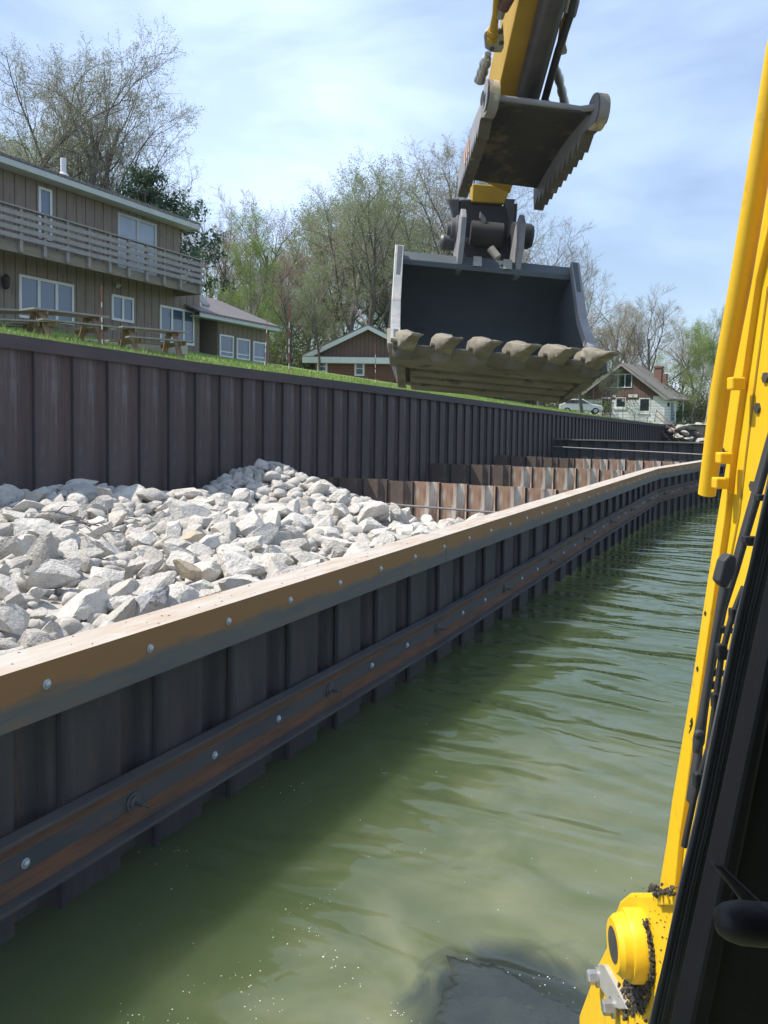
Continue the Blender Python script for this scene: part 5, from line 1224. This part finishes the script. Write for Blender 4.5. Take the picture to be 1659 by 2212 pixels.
mb = MB(); mb.prism([bp(-HW - .03, a, u) for a, u in ((-.035, .022), (.10, .020), (.28, -.045), (.28, -.100), (.0, -.040), (-.035, -.0))], WB * (2 * HW + .06)); mb.build('cutting_edge', M['lip'], bk_, bevel=.004)
for a0, a1 in ((.34, .46), (.53, .66), (.73, .90)):
    mb = MB(); mb.prism([bp(-HW + .05, a, u) for a, u in ((a0, -.006 - a0 * .216), (a1, -.006 - a1 * .216), (a1, -.045 - a1 * .216), (a0, -.045 - a0 * .216))], WB * (2 * HW - .10)); mb.build('wear_strip', M['lip'], bk_, bevel=.004)
mb = MB(); mb.prism([bp(-HW + .02, a, u) for a, u in ((.26, -.060), (.84, -.184), (.84, -.192), (.26, -.068))], WB * (2 * HW - .04)); mb.build('underside', M['slot'], bk_)
for sgn in (-1, 1):
    mb = MB(); mb.prism([bp(sgn * (HW - .02), a, u) for a, u in ((.24, -.056), (.94, -.192), (.94, -.235), (.24, -.100))], WB * sgn * .05); mb.build('wear_strip', M['lip'], bk_, bevel=.004)
def tooth(w, seed):
    R = random.Random(seed); mb = MB(); n = 12
    # sections along -a: (a, centre u, half width, half height)
    secs_ = [(.16, .006, .020, .008), (.115, .024, .036, .026), (.06, .034, .046, .050), (.01, .034, .050, .060), (-.03, .036, .048, .055), (-.07, .042, .043, .042), (-.10, .046, .040, .033), (-.105, .047, .036, .029), (-.16, .055, .034, .019), (-.22, .064, .031, .010), (-.265, .068, .030, .005)]
    for a, u, hw_, hh_ in secs_:
        for k in range(n):
            t = 2 * math.pi * k / n; c_, s_ = math.cos(t), math.sin(t); e_ = .55
            x = math.copysign(abs(c_) ** e_, c_) * hw_; z = math.copysign(abs(s_) ** e_, s_) * hh_
            mb.v.append(tuple(bp(w + x - a * .16 + R.gauss(0, .0018), a, u + z + R.gauss(0, .0018))))
    for i in range(len(secs_) - 1):
        for k in range(n): mb.f.append((i * n + k, i * n + (k + 1) % n, (i + 1) * n + (k + 1) % n, (i + 1) * n + k))
    mb.f += [tuple(range(n))[::-1], tuple(range((len(secs_) - 1) * n, len(secs_) * n))]; mb.m = [0] * len(mb.f)
    t = mb.build('tooth', M['mud'], bk_, smooth=38)
    mb = MB(); mb.tube([bp(w - .06, -.03, .03), bp(w + .066, -.03, .03)], .012, 8); mb.build('tooth_pin', M['lip'], t, smooth=40)
    mb = MB(); mb.lathe(bp(w, .02, .0), -UB, [(0, .062), (.03, .066), (.055, .05), (.06, .02)], 14); mb.build('adapter', M['lip'], t, smooth=40)
for i in range(6): tooth(-HW + .03 + i * (2 * HW - .06) / 5, i)
for wv, a_h in ((-.16, 0), (.19, 0)):
    mb = MB(); mb.prism([bp(wv - .016, a, u) for a, u in ((.725, .49), (.70, .65), (.72, .80), (.80, .86), (.90, .80), (.98, .62), (1.04, .36), (.9, .46))], WB * .032); mb.build('bucket_ear', M['sidesteel'], bk_, bevel=.004)
for wv in (-.08, .10):
    mb = MB(); mb.prism([bp(wv, a, u) for a, u in ((.70, .525), (.74, .585), (.73, .525))], WB * .05); mb.build('weld_lug', M['zinc'], bk_)
mb = MB(); c0 = bp(-.33, 1.095, .16); mb.box(c0, (WB * .035, (UB * .9 + AB * .1) * .02, AB * .003)); mb.build('data_plate', M['black'], bk_)

# cab: front frame, seal, wiper, trim, roof, glass
DC = .78
def cabpoly(pts, d, ext): return [V(x, y, d) for x, y in pts], FW * ext
c2q = lambda x, y: ((900 + x / 1.6265) / 1.15732, (1500 + y / 1.6265) / 1.15732)
p_, e_ = cabpoly([(1720, 760), (1659, 1010), (1640, 1100), (1612, 1230), (1585, 1330), (1556, 1470), (1528, 1600), (1497, 1760), (1462, 1910), (1430, 2070), (1396, 2212), (1370, 2330), (1420, 2330), (1439, 2212), (1638, 1296), (1760, 760)], DC, -.03)
mb = MB(); mb.prism(p_, e_); fr = mb.build('cab_frame', M['seal'], ex, bevel=.004)
for k, (dx, w_) in enumerate(((14, .0028), (24, .0022), (33, .0030))):
    mb = MB(); mb.tube([V(x + dx, y, DC - .032) for x, y in [(1720, 760), (1640, 1100), (1585, 1330), (1556, 1470), (1497, 1760), (1462, 1910), (1396, 2212), (1370, 2330)]], w_, 8); mb.build('seal_bead', M['rubber'], fr, smooth=50)
p_, e_ = cabpoly([(1790, 620), (1640, 1296), (1441, 2212), (1415, 2340), (2000, 2340), (2000, 620)], DC - .10, -.03)
mb = MB(); mb.prism(p_, e_); mb.build('pillar_trim', M['black'], fr, bevel=.006)
p_, e_ = cabpoly([(1668, 1296), (1475, 2212), (1450, 2340), (1490, 2340), (1520, 2212), (1700, 1296)], DC - .132, -.01)
mb = MB(); mb.prism(p_, e_); mb.build('trim_lip', M['black'], fr, bevel=.004)
# outer slotted bar and wiper
p_, e_ = cabpoly([(1690, 860), (1655, 985), (1630, 1075), (1607, 1155), (1588, 1225), (1565, 1300), (1548, 1390), (1530, 1480), (1512, 1575), (1505, 1640), (1490, 1740), (1503, 1745), (1518, 1650), (1524, 1585), (1538, 1500), (1556, 1400), (1574, 1315), (1600, 1235), (1622, 1160), (1646, 1080), (1672, 985), (1705, 865)], DC + .14, .015)
mb = MB(); mb.prism(p_, e_); wp_ = mb.build('wiper_arm', M['rubber'], ex, bevel=.003)
for x, y in ((1640, 1075), (1612, 1165), (1618, 1172), (1556, 1360), (1548, 1408), (1538, 1452), (1530, 1480)):
    mb = MB(); mb.box(V(x + 8, y, DC + .13), (RT * .008, UP * .0035, FW * .006)); mb.build('arm_clip', M['black'], wp_, bevel=.001)
mb = MB(); mb.prism([V(*q5(*p), DC + .12) for p in [(555, 700), (515, 745), (482, 870), (520, 912), (545, 905), (590, 820), (600, 720)]], FW * .02); mb.build('wiper_joint', M['rubber'], wp_, bevel=.004)
mb = MB(); mb.tube([V(*q5(*p), DC + .125) for p in [(520, 905), (470, 1150), (430, 1400), (385, 1700), (360, 1850), (345, 1920)]], [.006, .0045, .0045, .0055, .007, .004], 10); mb.lathe(V(*q5(362, 1810), DC + .118), -FW, [(0, .006), (.005, .005), (.006, .002)], 12); mb.build('wiper_link', M['rubber'], wp_, smooth=40)
mb = MB(); mb.tube([V(*q5(*p), DC + .03) for p in [(640, 900), (560, 1100), (500, 1330), (465, 1600), (420, 1900), (360, 2090), (330, 2212), (270, 2500)]], .0032, 8); mb.build('washer_hose', M['hose'], wp_, smooth=50)
for p in ((580, 1080), (500, 1300), (470, 1600), (360, 2090)):
    mb = MB(); mb.box(V(*q5(*p), DC + .03), (RT * .005, UP * .008, FW * .005)); mb.build('hose_clip', M['black'], wp_, bevel=.002)
# grab handle on the trim
ha, hb = V(1590, 1992, .50), V(1800, 2010, .50)
mb = MB(); mb.lathe(ha, hb - ha, [(-.013, .003), (-.011, .008), (-.006, .0110), (.002, .0128), (.016, .0128), (.0165, .0120), (.018, .0128), (.07, .0128)], 24); hd = mb.build('grab_handle', M['black'], fr, smooth=40)
mb = MB(); mb.prism([V(x, y, .56) for x, y in [(1540, 1868), (1562, 1872), (1680, 1985), (1680, 2040), (1640, 2010), (1600, 1945)]], FW * .01); mb.build('handle_strap', M['rubber'], hd, bevel=.002)
# dusty windshield: a thin slab of dust-filled glass in the front frame
m = bpy.data.materials.new('dusty glass'); m.use_nodes = True; t = m.node_tree; t.nodes.clear()
vo = t.nodes.new('ShaderNodeVolumePrincipled'); mo = t.nodes.new('ShaderNodeOutputMaterial'); t.links.new(vo.outputs[0], mo.inputs['Volume'])
vo.inputs['Color'].default_value = (.93, .95, 1, 1); vo.inputs['Density'].default_value = 3.0
mb = MB(); mb.prism([V(x, y, DC + .02) for x, y in [(-600, -500), (2010, -500), (1735, 690), (1672, 962), (1597, 1285), (1510, 1710), (1440, 2030), (1350, 2420), (-600, 2700)]], FW * .006); mb.build('windshield', m, ex)
# roof, rear and floor of the cab so the inside lies in shade
mb = MB(); c_ = CAM + ZZ * .72 + HF * -.15 - HR * .05; mb.box(c_, (HR * .72, HF * .95, ZZ * .04)); mb.build('cab_roof', M['black'], ex)
mb = MB(); mb.box(CAM - HF * 1.0 - ZZ * .3, (HR * .7, HF * .03, ZZ * 1.0)); mb.build('cab_rear', M['black'], ex)
mb = MB(); mb.box(CAM + HR * .66 - HF * .25 - ZZ * .3, (HR * .02, HF * .74, ZZ * 1.0)); mb.build('cab_side', M['black'], ex)
#@@MORE@@
